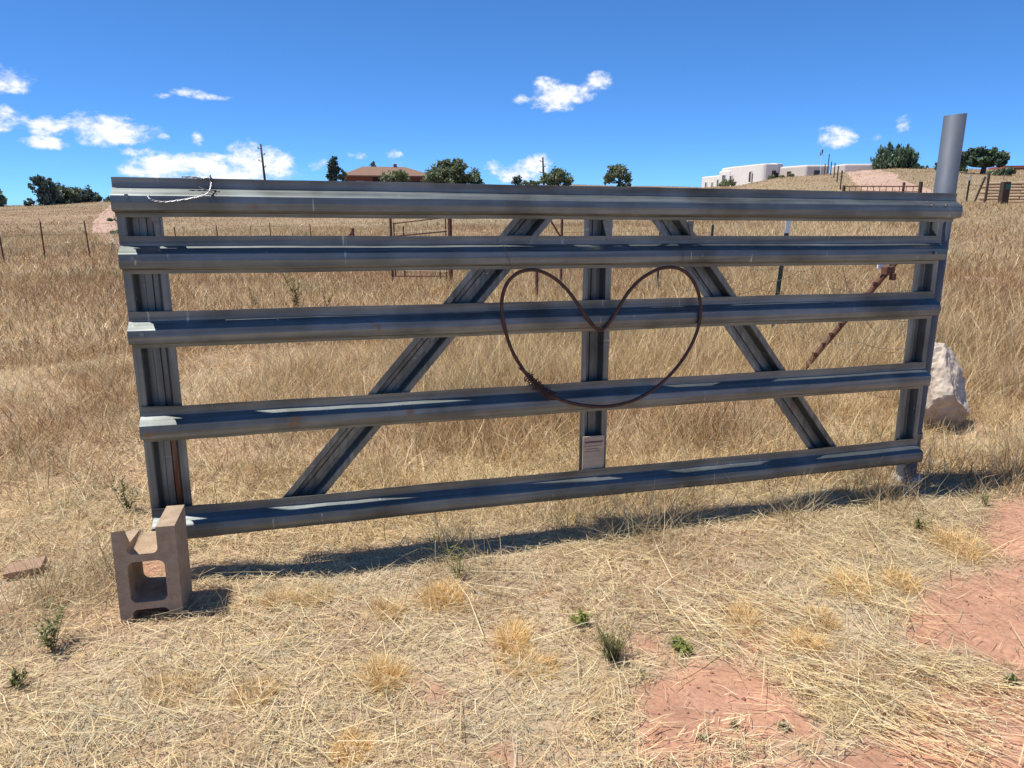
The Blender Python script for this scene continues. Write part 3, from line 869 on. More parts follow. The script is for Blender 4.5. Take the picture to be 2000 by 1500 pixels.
# scrap of timber in the grass at the far left
w0 = on_ground(52, 1122)
mb = MB(); mb.box((0, 0, 0), (.15, .085, .028)); o = mb.build('wood_scrap', M_STRAP)
o.location = (w0[0], w0[1] + .0, w0[2] + .034); o.rotation_euler = (R(9), R(-5), R(16)); bevel(o, .003, 2)
tag(o, 'short reddish brown timber offcut lying in the straw left of the concrete block', 'wood scrap')

# ------------------------------------------------------------------ fences
def tpost(fence, x, y, h, lean=(0, 0), tip=None, w=.045, gz_=None, name='post', m=None):
    z = gz1(x, y); mb = MB(); vs = []
    o_ = fence.location
    pr = [(-w / 2, 0), (w / 2, 0), (w / 2, .006), (.004, .008), (.004, .04), (-.004, .04), (-.004, .008), (-w / 2, .006)]
    n = len(pr); lv = [(-.3, 0), (h * .5, .5), (h, 1)]
    for zz, t in lv:
        for a, b in pr: vs.append((x - o_.x + a + lean[0] * t, y - o_.y + b + lean[1] * t, z - o_.z + zz))
    fs = [(i * n + k, i * n + (k + 1) % n, (i + 1) * n + (k + 1) % n, (i + 1) * n + k) for i in range(2) for k in range(n)] + [tuple(range(n))[::-1], tuple(2 * n + k for k in range(n))]
    mb.add(vs, fs)
    # studs along the face
    for k in range(int(h / .055)):
        zz = .1 + k * .055; mb.box((x - o_.x + lean[0] * zz / h, y - o_.y - .004 + lean[1] * zz / h, z - o_.z + zz), (.012, .01, .018))
    p = mb.build(name, m or M_TPOST, fence)
    if tip:
        mb = MB()
        mb.box((x - o_.x + lean[0] * (1 - tip / 2 / h), y - o_.y - .0025 + lean[1], z - o_.z + h - tip / 2 + .002), (w + .004, .014, tip))
        q = mb.build('white_tip', M_WHITE, p)
    return p
def pipepost(fence, x, y, h, r, name='post', m=None):
    z = gz1(x, y); o_ = fence.location; mb = MB()
    mb.tube([(x - o_.x, y - o_.y, z - o_.z - .3), (x - o_.x, y - o_.y, z - o_.z + h)], r, 10); return mb.build(name, m or M_RUST, fence)
def strand(fence, pts, r=.0018, m=None, barbs=True, sag=.03, name='wire', seed=0):
    o_ = fence.location; mb = MB(); P = []; rr = random.Random(seed)
    for i in range(len(pts) - 1):
        a, b = Vector(pts[i]), Vector(pts[i + 1])
        for k in range(10):
            t = k / 10; q = a.lerp(b, t); q.z -= sag * 4 * t * (1 - t); P.append(q - o_)
    P.append(Vector(pts[-1]) - o_)
    mb.tube(P, r, 5)
    if barbs:
        for i in range(len(P) - 1):
            n = max(1, int((P[i + 1] - P[i]).length / .14))
            for k in range(n):
                q = P[i].lerp(P[i + 1], (k + .5) / n); d = Vector((rr.uniform(-1, 1), rr.uniform(-1, 1), rr.uniform(-1, 1))).normalized() * .016
                mb.tube([q - d, q + d], r * .8, 3, False)
    return mb.build(name, m or M_OLDWIRE, fence)
# near fence behind the gate on the right: white-tipped post, leaning rusty brace, slack barbed wire
A_ = on_ground(1504, 668); Cx = at_y(1808, 470, 6.35); Cg = (Cx.x, 6.35)
fA = empty('barbed_wire_fence', (A_[0], A_[1], gz1(A_[0], A_[1])), 0, 'slack barbed wire fence with a white tipped post and slanting rusty brace behind the gate', 'fence')
topA = at_y(1541, 425, A_[1])
tpost(fA, A_[0], A_[1], 1.42, (topA.x - A_[0], 0), .17, .05)
corner = pipepost(fA, Cg[0], Cg[1], 1.3, .035)
bt, bb_ = at_y(1797, 458, 6.3), on_ground(1540, 752)
mb = MB(); br_ = [Vector(bb_) - fA.location - Vector((0, 0, .02)), (Vector(bb_) + bt) / 2 - fA.location, bt - fA.location]
mb.tube(br_, .024, 10); brace = mb.build('brace', M_RUST, fA)
rr = random.Random(8)
ax = (br_[2] - br_[0])
for k in range(9):
    mb = MB(); t = .22 + k * .066; p = br_[0] + ax * t; mb.box((p.x - .018 + rr.uniform(-.006, .006), p.y - .012, p.z + .016), (.03, .03, .022)); mb.build('weld_lug', M_RUST, brace)
pc = at_y(1730, 528, 6.28) - fA.location; mb = MB(); mb.box(pc + Vector((.01, -.02, 0)), (.10, .06, .07), .4); mb.box(pc + Vector((.05, -.03, -.05)), (.035, .05, .06), .2); bevel(mb.build('clamp', M_RUST, brace), .006)
pw = at_y(1722, 520, 6.3) - fA.location; mb = MB(); mb.box(pw + Vector((-.01, .0, .09)), (.05, .02, .22)); mb.build('hanging_plate', M_WHITE, fA)
C3 = on_ground(1406, 610); C4 = on_ground(1302, 600); C5 = on_ground(1048, 592)
tpost(fA, C3[0], C3[1] + .8, 1.25, (.03, 0), None, .035); tpost(fA, C4[0], C4[1] + .8, 1.2, (0, 0), None, .03)
for k, hgt in enumerate((.30, .58, .86, 1.14)):
    pts = []
    for (x, y) in ((Cg[0] - .04, Cg[1]), (A_[0] + (topA.x - A_[0]) * hgt / 1.42, A_[1] - .012), (C3[0], C3[1] + .79), (C4[0], C4[1] + .79), (C5[0], C5[1])):
        pts.append((x, y, gz1(x, y) + hgt))
    strand(fA, pts, .0022, sag=(.10, .06, .12, .03)[k], seed=k)
# loose strand curling off the fence
lo = [at_y(1440, 575, 7.5), at_y(1500, 552, 7.6), at_y(1560, 530, 7.5), at_y(1590, 520, 7.4)]
strand(fA, [tuple(p) for p in lo], .0022, sag=.02, seed=9)
lo = [at_y(1645, 520, 6.9), at_y(1655, 560, 6.9), at_y(1690, 625, 6.8), at_y(1712, 652, 6.8)]
strand(fA, [tuple(p) for p in lo], .0022, sag=.0, seed=10)
lo = [at_y(1600, 662, 6.6), at_y(1680, 668, 6.4), at_y(1765, 680, 6.2)]
strand(fA, [tuple(p) for p in lo], .0022, sag=.03, seed=11)
lo = [at_y(1690, 765, 5.6), at_y(1750, 775, 5.5), at_y(1800, 770, 5.4), at_y(1845, 764, 5.25)]
strand(fA, [tuple(p) for p in lo], .0022, sag=.02, seed=12)

# rusty pipe fence and wire mesh gate in the middle distance
E1 = on_ground(881, 560); E0 = (at_y(763, 440, E1[1] + .35).x, E1[1] + .35)
fB = empty('pipe_fence', (C5[0], C5[1], gz1(C5[0], C5[1])), 0, 'dark red rusty pipe fence posts with a diagonal stay seen through the gate', 'fence')
pipepost(fB, C5[0], C5[1], 1.45, .026); q = at_y(1097, 466, C5[1] + 1.2); pipepost(fB, q.x, q.y, 1.5, .024)
mb = MB(); mb.tube([at_y(1066, 415, C5[1] + .3) - fB.location, at_y(1098, 468, C5[1] + 1.15) - fB.location], .016, 8); mb.build('brace', M_RUST, fB)
pipepost(fB, E1[0], E1[1], 1.52, .042)
q2 = at_y(690, 470, 21.0); pipepost(fB, q2.x, q2.y, at_y(690, 446, 21.0).z - gz1(q2.x, q2.y), .045)
mb = MB(); mb.tube([at_y(690, 449, 21.0) - fB.location, at_y(676, 470, 21.0) - fB.location], .03, 8); mb.build('brace', M_RUST, fB)
for k, hgt in enumerate((.35, .75, 1.1)):
    strand(fB, [(x, y, gz1(x, y) + hgt) for (x, y) in ((C5[0], C5[1]), (E1[0], E1[1]))], .0025, barbs=False, seed=k)
    strand(fB, [(x, y, gz1(x, y) + hgt) for (x, y) in ((E0[0], E0[1]), (q2.x, q2.y))], .003, barbs=False, seed=k)
fG = empty('mesh_gate', (E1[0], E1[1], gz1(E1[0], E1[1])), 0, 'rusty tube and wire mesh gate hung between two red posts in the middle distance', 'gate')
pipepost(fG, E0[0], E0[1], 1.5, .026)
def seg(fence, a, b, r, name, m=M_RUST):
    mb = MB(); mb.tube([Vector(a) - fence.location, Vector(b) - fence.location], r, 7); return mb.build(name, m, fence)
xa, ya, xb, yb = E0[0] + .04, E0[1], E1[0] - .06, E1[1]
zA, zB = gz1(xa, ya), gz1(xb, yb)
for ha, hb in ((1.17, 1.31), (.93, 1.05), (.66, .72), (.16, .2)):
    seg(fG, (xa, ya, zA + ha), (xb, yb, zB + hb), .013, 'rail')
for t, h in ((.02, 1.17), (.2, 1.12), (.86, .85), (.98, 1.3)):
    x, y = xa + (xb - xa) * t, ya + (yb - ya) * t; seg(fG, (x, y, gz1(x, y) + .15), (x, y, gz1(x, y) + h), .013, 'stile')
M_MESH = mat('grey_mesh_wire', (.30, .28, .25), .6, .5)
mb = MB()
for k in range(1, 16):
    t = k / 16; x, y = xa + (xb - xa) * t, ya + (yb - ya) * t; z = gz1(x, y) - fG.location.z
    mb.tube([(x - fG.location.x, y - .012 - fG.location.y, z + .18), (x - fG.location.x, y - .012 - fG.location.y, z + 1.14)], .0025, 4, False)
for k in range(7):
    h = .28 + k * .12
    mb.tube([(xa - fG.location.x, ya - .018 - fG.location.y, zA + h - fG.location.z), (xb - fG.location.x, yb - .018 - fG.location.y, zB + h * 1.08 - fG.location.z)], .0025, 4, False)
mb.build('wire_mesh', M_MESH, fG)

# far left fence of thin posts
fC = empty('field_fence', (*at_dist(83, 515, 25)[:2], gz1(*at_dist(83, 515, 25)[:2])), 0, 'thin dark post and wire fence crossing the meadow at the far left', 'fence')
fpx = [(-80, 24.2), (3, 25), (84, 25.6), (173, 26.2), (262, 27), (345, 28), (428, 29), (530, 30), (610, 28)]
fp = []
for k, (px, dist) in enumerate(fpx):
    p = at_dist(px, 480, dist); fp.append((p.x, p.y)); tpost(fC, p.x, p.y, 1.12 if k < 5 else .85, (random.uniform(-.05, .05), 0), None, .035, m=M_RUST)
for h in (.4, .75, 1.05):
    strand(fC, [(x, y, gz1(x, y) + h) for x, y in fp], .0025, barbs=False, sag=.02)

# hillside fence, pipe gate and bale wall at the right
d46 = 46.0
def hill(px, dist=d46):
    p = at_dist(px, 380, dist); return (p.x, p.y, gz1(p.x, p.y))
h1 = hill(1889)
fD = empty('hill_fence', h1, 0, 'white tipped post fence on the hillside right of the pipe post', 'fence')
for px in (1826, 1889):
    h = hill(px); tpost(fD, h[0], h[1], 1.38, (.03, 0), .3, .10)
a, b = Vector(at_dist(1903, 386, d46)), Vector(at_dist(1925, 345, d46)); seg(fD, (a.x, a.y, gz1(a.x, a.y) - .1), b, .05, 'brace', M_DARKWOOD)
h = hill(1926); pipepost(fD, h[0], h[1], 1.5, .06, m=M_DARKWOOD)
for k in range(3):
    strand(fD, [(q[0], q[1], q[2] + .4 + .35 * k) for q in (hill(1826), hill(1889), hill(1926))], .004, barbs=False, sag=.03)
gA, gB = hill(1647, 50), hill(1796, 46)
fE = empty('pipe_gate', gB, 0, 'long dark pipe farm gate across the dirt driveway on the hill', 'gate')
zt_ = lambda px, py, dd: at_dist(px, py, dd).z
ta, tb = zt_(1647, 364, 50), zt_(1796, 364, 46)
seg(fE, (*gA[:2], gA[2] - .2), (*gA[:2], ta + .05), .09, 'post', M_DARKWOOD); seg(fE, (*gB[:2], gB[2] - .2), (*gB[:2], zt_(1796, 355, 46)), .10, 'post', M_DARKWOOD)
mp_ = hill(1763, 47); seg(fE, (*mp_[:2], mp_[2] - .2), (*mp_[:2], zt_(1763, 356, 47)), .07, 'post', M_RUST)
for k in range(4):
    dz = .28 * k; seg(fE, (gA[0], gA[1], ta - dz), (gB[0], gB[1], tb - dz), .035 if k == 0 else .025, 'rail', M_RUST)
for k in range(1, 12):
    t = k / 12; p = Vector(gA).lerp(Vector(gB), t); z = ta + (tb - ta) * t; seg(fE, (p.x, p.y, z - .84), (p.x, p.y, z), .02, 'picket', M_RUST)
fF = empty('bank_fence', hill(1640, 60), 0, 'row of thin dark posts climbing the bank left of the dirt driveway', 'fence')
for px, dd in ((1606, 100), (1612, 93), (1618, 86), (1625, 78), (1632, 70), (1640, 60)):
    q = hill(px, dd); pipepost(fF, q[0], q[1], 1.35 if px != 1612 else 2.2, .05, m=M_DARKWOOD)
# wall of stacked bales
wl = hill(1925, 47.5); wr = hill(2075, 46.5)
wall = empty('bale_wall', wl, 0, 'low wall of stacked tan bales on the hillside at the right edge', 'wall')
wv = Vector(wr) - Vector(wl); L_ = Vector((wv.x, wv.y)).length; wd = Vector((wv.x, wv.y)) / L_; wz = math.atan2(wd.y, wd.x)
topw = zt_(1930, 357, 47.5) - wl[2]; nc = 7; ch = (topw + .15) / nc
bagmesh = None
for c_ in range(nc):
    k = 0; s = -.25 if c_ % 2 else 0
    while s < L_:
        ln = .95; x = wd.x * (s + ln / 2); y = wd.y * (s + ln / 2)
        if bagmesh is None:
            bm = bmesh.new(); bmesh.ops.create_cube(bm, size=1); bmesh.ops.subdivide_edges(bm, edges=bm.edges, cuts=2, use_grid_fill=True)
            for v in bm.verts:
                e = Vector((v.co.x, v.co.y, v.co.z)); f_ = 1 - .14 * (abs(e.z) * 2) ** 3; v.co.y *= f_; v.co.x *= 1 - .05 * (abs(e.z) * 2) ** 2
            bagmesh = bpy.data.meshes.new('bale'); bm.to_mesh(bagmesh); bm.free(); bagmesh.materials.append(M_BAG)
        o = link(bpy.data.objects.new('bale', bagmesh), wall); o.scale = (ln - .02, .46, ch - .006)
        step = .12 if (s > 2.0) else 0
        o.location = (x, y, -.12 + (c_ + .5) * ch + step * (c_ / nc)); o.rotation_euler = (random.uniform(-.03, .03), random.uniform(-.02, .02), wz + random.uniform(-.04, .04))
        s += ln; k += 1
mp_ = hill(1961, 45.5)
mp = empty('timber_post', mp_, 0, 'stout dark timber post with a green plate in front of the bale wall', 'post')
h_ = zt_(1966, 355, 45.5) - mp_[2]
mb = MB(); mb.box((0, 0, h_ / 2 - .1), (.36, .3, h_ + .2)); o = mb.build('shaft', M_DARKWOOD, mp); bevel(o, .02)
mb = MB(); mb.box((.05, -.165, h_ - .25), (.24, .02, .26)); mb.build('green_plate', mat('green_enamel', (.03, .12, .08), .5), mp)

# ------------------------------------------------------------------ houses
def wallbox(parent, c, size, rz, m, name='wall', r=0):
    mb = MB(); mb.box(c, size, rz); o = mb.build(name, m, parent)
    return bevel(o, r, 5, 40) if r else o
def window(parent, face_c, w, h, rz, m_frame):
    """face_c: centre on the wall's outer face, rz: wall heading; frame proud, glass set back"""
    n = Vector((math.sin(rz), -math.cos(rz), 0)); c = Vector(face_c)
    mb = MB(); t = .12
    for dx, dz, sx, sz in ((0, h / 2, w + 2 * t, t), (0, -h / 2, w + 2 * t, t), (-w / 2 - t / 2, 0, t, h - t), (w / 2 + t / 2, 0, t, h - t)):
        mb.box(c + n * .03 + Vector((math.cos(rz) * dx, math.sin(rz) * dx, dz)), (sx, .12, sz), rz)
    f = mb.build('window', m_frame, parent)
    mb = MB(); mb.box(c + n * .012, (w, .02, h - t), rz); mb.build('pane', M_GLASS, f)
def building(name, label, cpx, cbase, dist, yaw, lens, height, m, wins=(), parapet=.35, round_=.35):
    """flat-roofed stucco block; nearest corner at pixel column cpx; yaw = heading of the sunlit left wall (going away), lens = (left wall, right wall)"""
    c = at_dist(cpx, 360, dist); zb = gz1(c.x, c.y) + cbase
    e = empty(name, (c.x, c.y, zb), yaw, label, 'house')
    return e
def stucco(e, x0, y0, lx, ly, h, m=M_ADOBE, r=.3, base=-1.2):
    """block from (x0,y0) in the house's own axes"""
    return wallbox(e, (x0 + lx / 2, y0 + ly / 2, (h + base) / 2), (lx, ly, h - base), 0, m, 'wall', r)
def house_frame(name, label, px, dist, ztop_py, height, yaw):
    c = at_dist(px, ztop_py, dist); return empty(name, (c.x, c.y, c.z - height), yaw, label, 'house')
# adobe house: long sunlit wall runs away to the left, short shaded wall faces the viewer
hA = house_frame('adobe_house', 'cream adobe house with rounded corner and stepped flat roofs on the hilltop', 1485, 108, 321, 3.5, R(8))
def prism(e, plan, z0, z1, m, name='wall'):
    """upright prism on a ground plan given in world metres"""
    mb = MB(); n = len(plan); rz = -e.rotation_euler.z; mt = Matrix.Rotation(rz, 3, 'Z'); vs = []
    for z in (z0, z1):
        for (x, y) in plan: vs.append(mt @ Vector((x - e.location.x, y - e.location.y, z - e.location.z)))
    mb.add(vs, [(k, (k + 1) % n, n + (k + 1) % n, n + k) for k in range(n)] + [tuple(range(n, 2 * n)), tuple(range(n))[::-1]])
    return bevel(mb.build(name, m, e), .12, 3, 50)
def round_plan(A, C, B, r, back=7):
    """wall A to corner C (rounded by r) to B, closed off behind"""
    A, C, B = [Vector((p.x, p.y)) for p in (A, C, B)]; a = (A - C).normalized(); b = (B - C).normalized(); p0, p1 = C + a * r, C + b * r
    arc = [p0 * (1 - t) ** 2 + C * 2 * t * (1 - t) + p1 * t * t for t in [k / 8 for k in range(9)]]
    return [A] + arc + [B, B + Vector((0, back)), A + Vector((0, back * .6))]
zr = at_dist(1485, 320, 108).z
prism(hA, round_plan(at_dist(1424, 350, 117), at_dist(1490, 350, 107), at_dist(1518, 350, 109), 1.6), zr - 5, zr, M_ADOBE)
prism(hA, round_plan(at_dist(1480, 350, 114), at_dist(1513, 350, 112), at_dist(1527, 350, 114), .8, 5), zr - 5, zr + .25, M_ADOBE)
YW = R(8)
def px_on(e, px, dist): return at_dist(px, 350, dist)
# the receding wing: three lower blocks stepping away towards the left
for (pa, pb_, d0, d1, pt0, ht) in ((1424, 1470, 116.6, 109.6, 330, 3.0), (1405, 1426, 121, 116.5, 334, 3.2), (1371, 1407, 130, 121, 344, 2.9)):
    A0, B0 = at_dist(pa, pt0, d0), at_dist(pb_, pt0, d1); v = Vector((B0.x - A0.x, B0.y - A0.y)); ln = v.length; rz = math.atan2(v.y, v.x)
    zt_top = at_dist((pa + pb_) / 2, pt0, (d0 + d1) / 2).z
    n = Vector((-math.sin(rz), math.cos(rz))); cc = Vector(((A0.x + B0.x) / 2, (A0.y + B0.y) / 2)) + n * 2.5
    loc = hA.location; inv = Matrix.Rotation(-YW, 3, 'Z')
    q = inv @ (Vector((cc.x, cc.y, zt_top - (ht + 1.5) / 2)) - loc)
    if pa != 1424: wallbox(hA, q, (ln, 5, ht + 1.5), rz - YW, M_ADOBE, 'wall', .15)
    wins = {1424: ((.12, -1.5, .7, 1.4), (.93, -1.2, .6, 1.5)), 1405: ((.5, -1.2, 1.4, 1.3),), 1371: ((.28, -1.7, .8, 1.7), (.62, -1.4, .7, .9), (.9, -1.2, .7, 1.2))}[pa]
    for (t, dz, w, h) in wins:
        p = Vector((A0.x + v.x * t, A0.y + v.y * t, zt_top + dz)); window(hA, inv @ (p - loc), w, h, rz - YW, M_ADOBE)

def corner_house(name, label, px_c, px_l, px_r, dist, pt, ht, m):
    """block whose near corner shows: left wall to px_l runs away, right wall to px_r"""
    c = at_dist(px_c, pt, dist); l = at_dist(px_l, pt, dist + 5); r_ = at_dist(px_r, pt, dist + 1.2)
    rz = math.atan2(r_.y - c.y, r_.x - c.x); e = empty(name, (c.x, c.y, c.z - ht), rz, label, 'house')
    lr = math.hypot(r_.x - c.x, r_.y - c.y)
    inv = Matrix.Rotation(-rz, 3, 'Z'); q = inv @ Vector((l.x - c.x, l.y - c.y, 0))
    mb = MB(); b = -1.3
    base = [(0, 0), (lr, 0), (lr + q.x * .3, q.y), (q.x, q.y)]
    vs = [(x, y, z) for z in (b, ht) for x, y in base]
    mb.add(vs, [(0, 1, 5, 4), (1, 2, 6, 5), (2, 3, 7, 6), (3, 0, 4, 7), (4, 5, 6, 7), (3, 2, 1, 0)])
    bevel(mb.build('wall', m, e), .25, 4, 40)
    return e, lr, q
B0_, C0_ = at_dist(1518, 350, 109), at_dist(1490, 350, 107); rz_ = math.atan2(B0_.y - C0_.y, B0_.x - C0_.x); inv = Matrix.Rotation(-YW, 3, 'Z')
for (t_, w, h, dz) in ((.72, .45, 1.5, -1.7), (.92, .35, 1.2, -1.8)):
    p = C0_.lerp(B0_, t_); window(hA, inv @ (Vector((p.x, p.y, zr + dz)) - hA.location), w, h, rz_ - YW, M_DARKWOOD)
hB, lr, q = corner_house('adobe_wing', 'middle low flat roofed adobe building with one window on the hilltop', 1575, 1523, 1622, 106, 322, 2.9, M_ADOBE2)
window(hB, (lr * .48, 0, 1.75), .6, .8, 0, M_DARKWOOD)
window(hB, (q.x * .6, q.y * .6, 1.75), .6, .8, math.atan2(-q.y, -q.x), M_DARKWOOD)
hC, lr, q = corner_house('garage_building', 'plain stucco building at the head of the dirt driveway', 1649, 1622, 1716, 108, 320, 2.6, M_ADOBE2)
hD, lr, q = corner_house('far_house', 'red roofed house cut off by the right edge of the picture', 1985, 1974, 2060, 112, 329, 2.9, M_ADOBE2)
mb = MB(); mb.box((lr / 2 - .4, 2.2, 3.05), (lr + 2.4, 6.4, .3)); mb.build('roof', mat('red_roof', (.33, .10, .07), .9), hD)
# brick house with a hipped roof behind the trees
hb = at_dist(742, 343, 140); bz = gz1(hb.x, hb.y)
hE = empty('brick_house', (hb.x, hb.y, bz), R(14), 'red brick house with brown hipped roof among trees on the centre skyline', 'house')
eave = at_dist(742, 343, 140).z - bz
mb = MB(); mb.box((1.5, 4.5, eave / 2 - .5), (15, 8.5, eave + 1)); mb.build('wall', M_BRICK, hE)
def hip(x0, x1, y0, y1, z, h, rl, rr_):
    ym = (y0 + y1) / 2
    return [(x0, y0, z), (x1, y0, z), (x1, y1, z), (x0, y1, z), (x0 + rl, ym, z + h), (x1 - rr_, ym, z + h), (x0, y0, z - .25), (x1, y0, z - .25), (x1, y1, z - .25), (x0, y1, z - .25)]
mb = MB(); mb.add(hip(-7, 10, -.8, 9.6, eave, 1.75, 4.2, 5.0), [(0, 1, 5, 4), (1, 2, 5), (2, 3, 4, 5), (3, 0, 4), (0, 6, 7, 1), (1, 7, 8, 2), (2, 8, 9, 3), (3, 9, 6, 0), (9, 8, 7, 6)])
roof = mb.build('roof', M_ROOF, hE)
mb = MB(); mb.box((3.2, 4.4, eave + 1.9), (.6, .6, .7)); mb.build('chimney', M_BRICK, roof)
mb = MB(); mb.add(hip(6, 15, 0, 9, eave - 1.0, 1.5, 3, 3), [(0, 1, 5, 4), (1, 2, 5), (2, 3, 4, 5), (3, 0, 4), (0, 6, 7, 1), (1, 7, 8, 2), (2, 8, 9, 3), (3, 9, 6, 0), (9, 8, 7, 6)]); mb.build('roof', M_ROOF, hE)
mb = MB(); mb.box((10.5, 4.5, (eave - 1.2) / 2 - .5), (8, 7.6, eave - .3)); mb.build('wall', M_BRICK, hE)
mb = MB(); mb.box((1.2, .2, eave - 1.7), (5, .12, 3.0)); mb.build('porch_shade_panel', M_DARKWOOD, hE)  # dark slab on the brick wall; its colour stands in for the porch's shade
window(hE, (-3.6, .25, eave - 1.6), 1.2, 1.2, 0, M_WHITE)

# ------------------------------------------------------------------ trees
def tree(name, label, base_px, dist, lobes, tint, trunk=None, leaf=.28, n=2600, group=None, zbase=None, conifer=False, seed=0, cat='tree'):
    """lobes: (px, py, rx, ry) ellipses of the crown in the photograph, stood at the tree's own distance with real depth"""
    rr = random.Random(seed + 100); rng = np.random.default_rng(seed + 5)
    b = at_dist(*base_px, dist); zb = gz1(b.x, b.y) if zbase is None else b.z
    e = empty(name, (b.x, b.y, zb), 0, label, cat, group)
    k = dist * math.cos(R(az_of(base_px[0]))) / F * 1.02
    ax = Vector((b.x, b.y, 0)).normalized(); rt = Vector((ax.y, -ax.x, 0))
    V = []; Cc = []; C = []
    tot = sum(l[2] * l[3] for l in lobes); base_t = np.array(tint)
    for (px, py, rx, ry) in lobes:
        c = at_dist(px, py, dist) + ax * rr.uniform(-.3, .3) * rx * k
        m = max(30, int(n * rx * ry / tot))
        # clumps inside the lobe, leaves round the clumps
        nc = max(4, m // 38)
        cl = rng.normal(0, 1, (nc, 3)); cl /= np.linalg.norm(cl, axis=1, keepdims=True); cl *= (rng.random((nc, 1)) ** .45) * .95
        cl *= np.array([rx * k, max(rx, ry) * k * .9, ry * k])
        ci = rng.integers(0, nc, m); cs = min(rx, ry) * k * .20
        p = cl[ci] + rng.normal(0, 1, (m, 3)) * cs
        P = np.array(c) + p[:, :1] * np.array(rt) + p[:, 1:2] * np.array(ax) + p[:, 2:] * np.array([0, 0, 1.0])
        V.append(P); tone = (.75 + .5 * rng.random(nc))[ci]; C.append(base_t * (tone * (.8 + .4 * rng.random(m)))[:, None])
    P = np.concatenate(V); C = np.concatenate(C); N = len(P)
    keep = P[:, 2] > zb + .05; P, C = P[keep], C[keep]; N = len(P)
    d1 = rng.normal(0, 1, (N, 3)); d1 /= np.linalg.norm(d1, axis=1, keepdims=True); d2 = np.cross(d1, rng.normal(0, 1, (N, 3))); d2 /= np.linalg.norm(d2, axis=1, keepdims=True)
    s = leaf * (.6 + .8 * rng.random((N, 1)))
    if conifer: d1 = d1 * .5 + np.array([0, 0, .9]); d2 *= .55
    Q = np.stack([P - d1 * s * .5, P + d2 * s * .35, P + d1 * s * .5, P - d2 * s * .35], 1).reshape(-1, 3) - np.array([b.x, b.y, zb])
    np_mesh('crown', Q, np.arange(N * 4), np.full(N, 4), np.repeat(C, 4, 0), LEAF, e)
    mb = MB(); tr = (trunk or .22)
    cz = np.mean([at_dist(l[0], l[1], dist).z for l in lobes]) - zb; lean = rr.uniform(-.3, .3)
    mid = Vector((lean * .4, 0, cz * .5)); mb.tube([(0, 0, -.4), (0, 0, 0), mid, (lean, 0, cz)], [tr * 1.3, tr, tr * .8, tr * .3], 8)
    for (px, py, rx, ry) in lobes:
        c = at_dist(px, py, dist) - Vector((b.x, b.y, zb)); mb.tube([mid, (mid + c) / 2 + Vector((0, 0, -.1 * cz)), c], [tr * .55, tr * .38, tr * .12], 6)
    mb.build('trunk', M_BARK, e, smooth=True)
    return e
OAK = (.17, .205, .11); OAKD = (.13, .17, .13); JUN = (.11, .165, .09); MESQ = (.20, .235, .12); PALE = (.24, .27, .13); CYP = (.085, .125, .09)
tree('oak_tree', 'leaning dark oak at the left end of the clump on the left skyline', (92, 405), 112, [(78, 356, 20, 10), (95, 366, 16, 12), (98, 385, 22, 18), (62, 364, 10, 5)], OAKD, .3, .34, 2600, 'oaks on the left skyline', seed=1)
tree('oak_tree', 'broad dark oak in the middle of the clump on the left skyline', (133, 405), 114, [(128, 372, 22, 14), (120, 390, 24, 16), (145, 380, 14, 14)], OAK, .3, .34, 2600, 'oaks on the left skyline', seed=2)
tree('oak_tree', 'lower oak at the right end of the clump on the left skyline', (168, 402), 116, [(165, 384, 20, 15), (183, 388, 12, 10), (152, 388, 12, 14)], OAKD, .25, .34, 2000, 'oaks on the left skyline', seed=3)
tree('oak_tree', 'dark oak cut off by the left edge of the picture', (-4, 405), 112, [(-8, 380, 16, 18), (2, 390, 9, 14), (-14, 392, 14, 12)], OAK, .25, .34, 1400, seed=4)
tree('small_bush', 'small low round bush left of the oak clump on the skyline', (59, 402), 115, [(59, 396, 13, 6)], OAKD, .1, .25, 500, seed=5, cat='bush')
tree('small_bush', 'bush on the left skyline close against the gate end', (214, 396), 116, [(212, 390, 11, 7), (222, 386, 8, 7)], OAKD, .1, .25, 500, seed=6, cat='bush')
tree('cypress_tree', 'tall narrow dark cypress left of the brick house', (650, 358), 134, [(651, 312, 6, 8), (647, 325, 9, 9), (653, 335, 10, 10), (649, 347, 11, 10), (655, 325, 8, 8)], CYP, .25, .36, 2200, seed=7)
tree('garden_shrub', 'small shrub between the tall cypress and the brick house', (671, 358), 134, [(670, 338, 6, 7), (670, 348, 8, 9)], OAK, .1, .3, 600, seed=8, cat='bush')
tree('cypress_tree', 'cypress top showing above the roof ridge of the brick house', (728, 350), 158, [(730, 322, 6, 6), (727, 328, 8, 6), (728, 338, 9, 8)], CYP, .25, .34, 900, seed=9)
tree('garden_tree', 'pale green rounded tree in front of the brick house', (770, 362), 130, [(770, 345, 24, 11), (755, 350, 12, 9), (788, 348, 14, 10), (775, 338, 16, 6)], PALE, .2, .34, 2400, seed=10)
tree('broad_oak', 'biggest broad green tree on the centre skyline right of the brick house', (882, 368), 128, [(865, 328, 26, 14), (890, 328, 26, 14), (850, 345, 28, 16), (885, 348, 36, 18), (915, 345, 20, 16), (935, 358, 14, 9), (868, 318, 12, 6), (892, 316, 10, 5)], MESQ, .4, .42, 6500, seed=11)
tree('oak_tree', 'small dark tree at the left of the central group by the utility pole', (1010, 366), 136, [(1010, 350, 9, 8), (1008, 356, 8, 7)], OAKD, .15, .3, 800, seed=12)
tree('small_bush', 'wide low green bush left of the utility pole', (1035, 368), 134, [(1030, 360, 22, 7), (1045, 358, 14, 6)], OAK, .12, .3, 1200, seed=13, cat='bush')
tree('oak_tree', 'rounded green tree just right of the utility pole', (1090, 368), 132, [(1085, 342, 20, 12), (1075, 352, 20, 10), (1098, 350, 18, 14), (1112, 352, 8, 9), (1062, 347, 9, 8)], MESQ, .3, .36, 3200, seed=14)
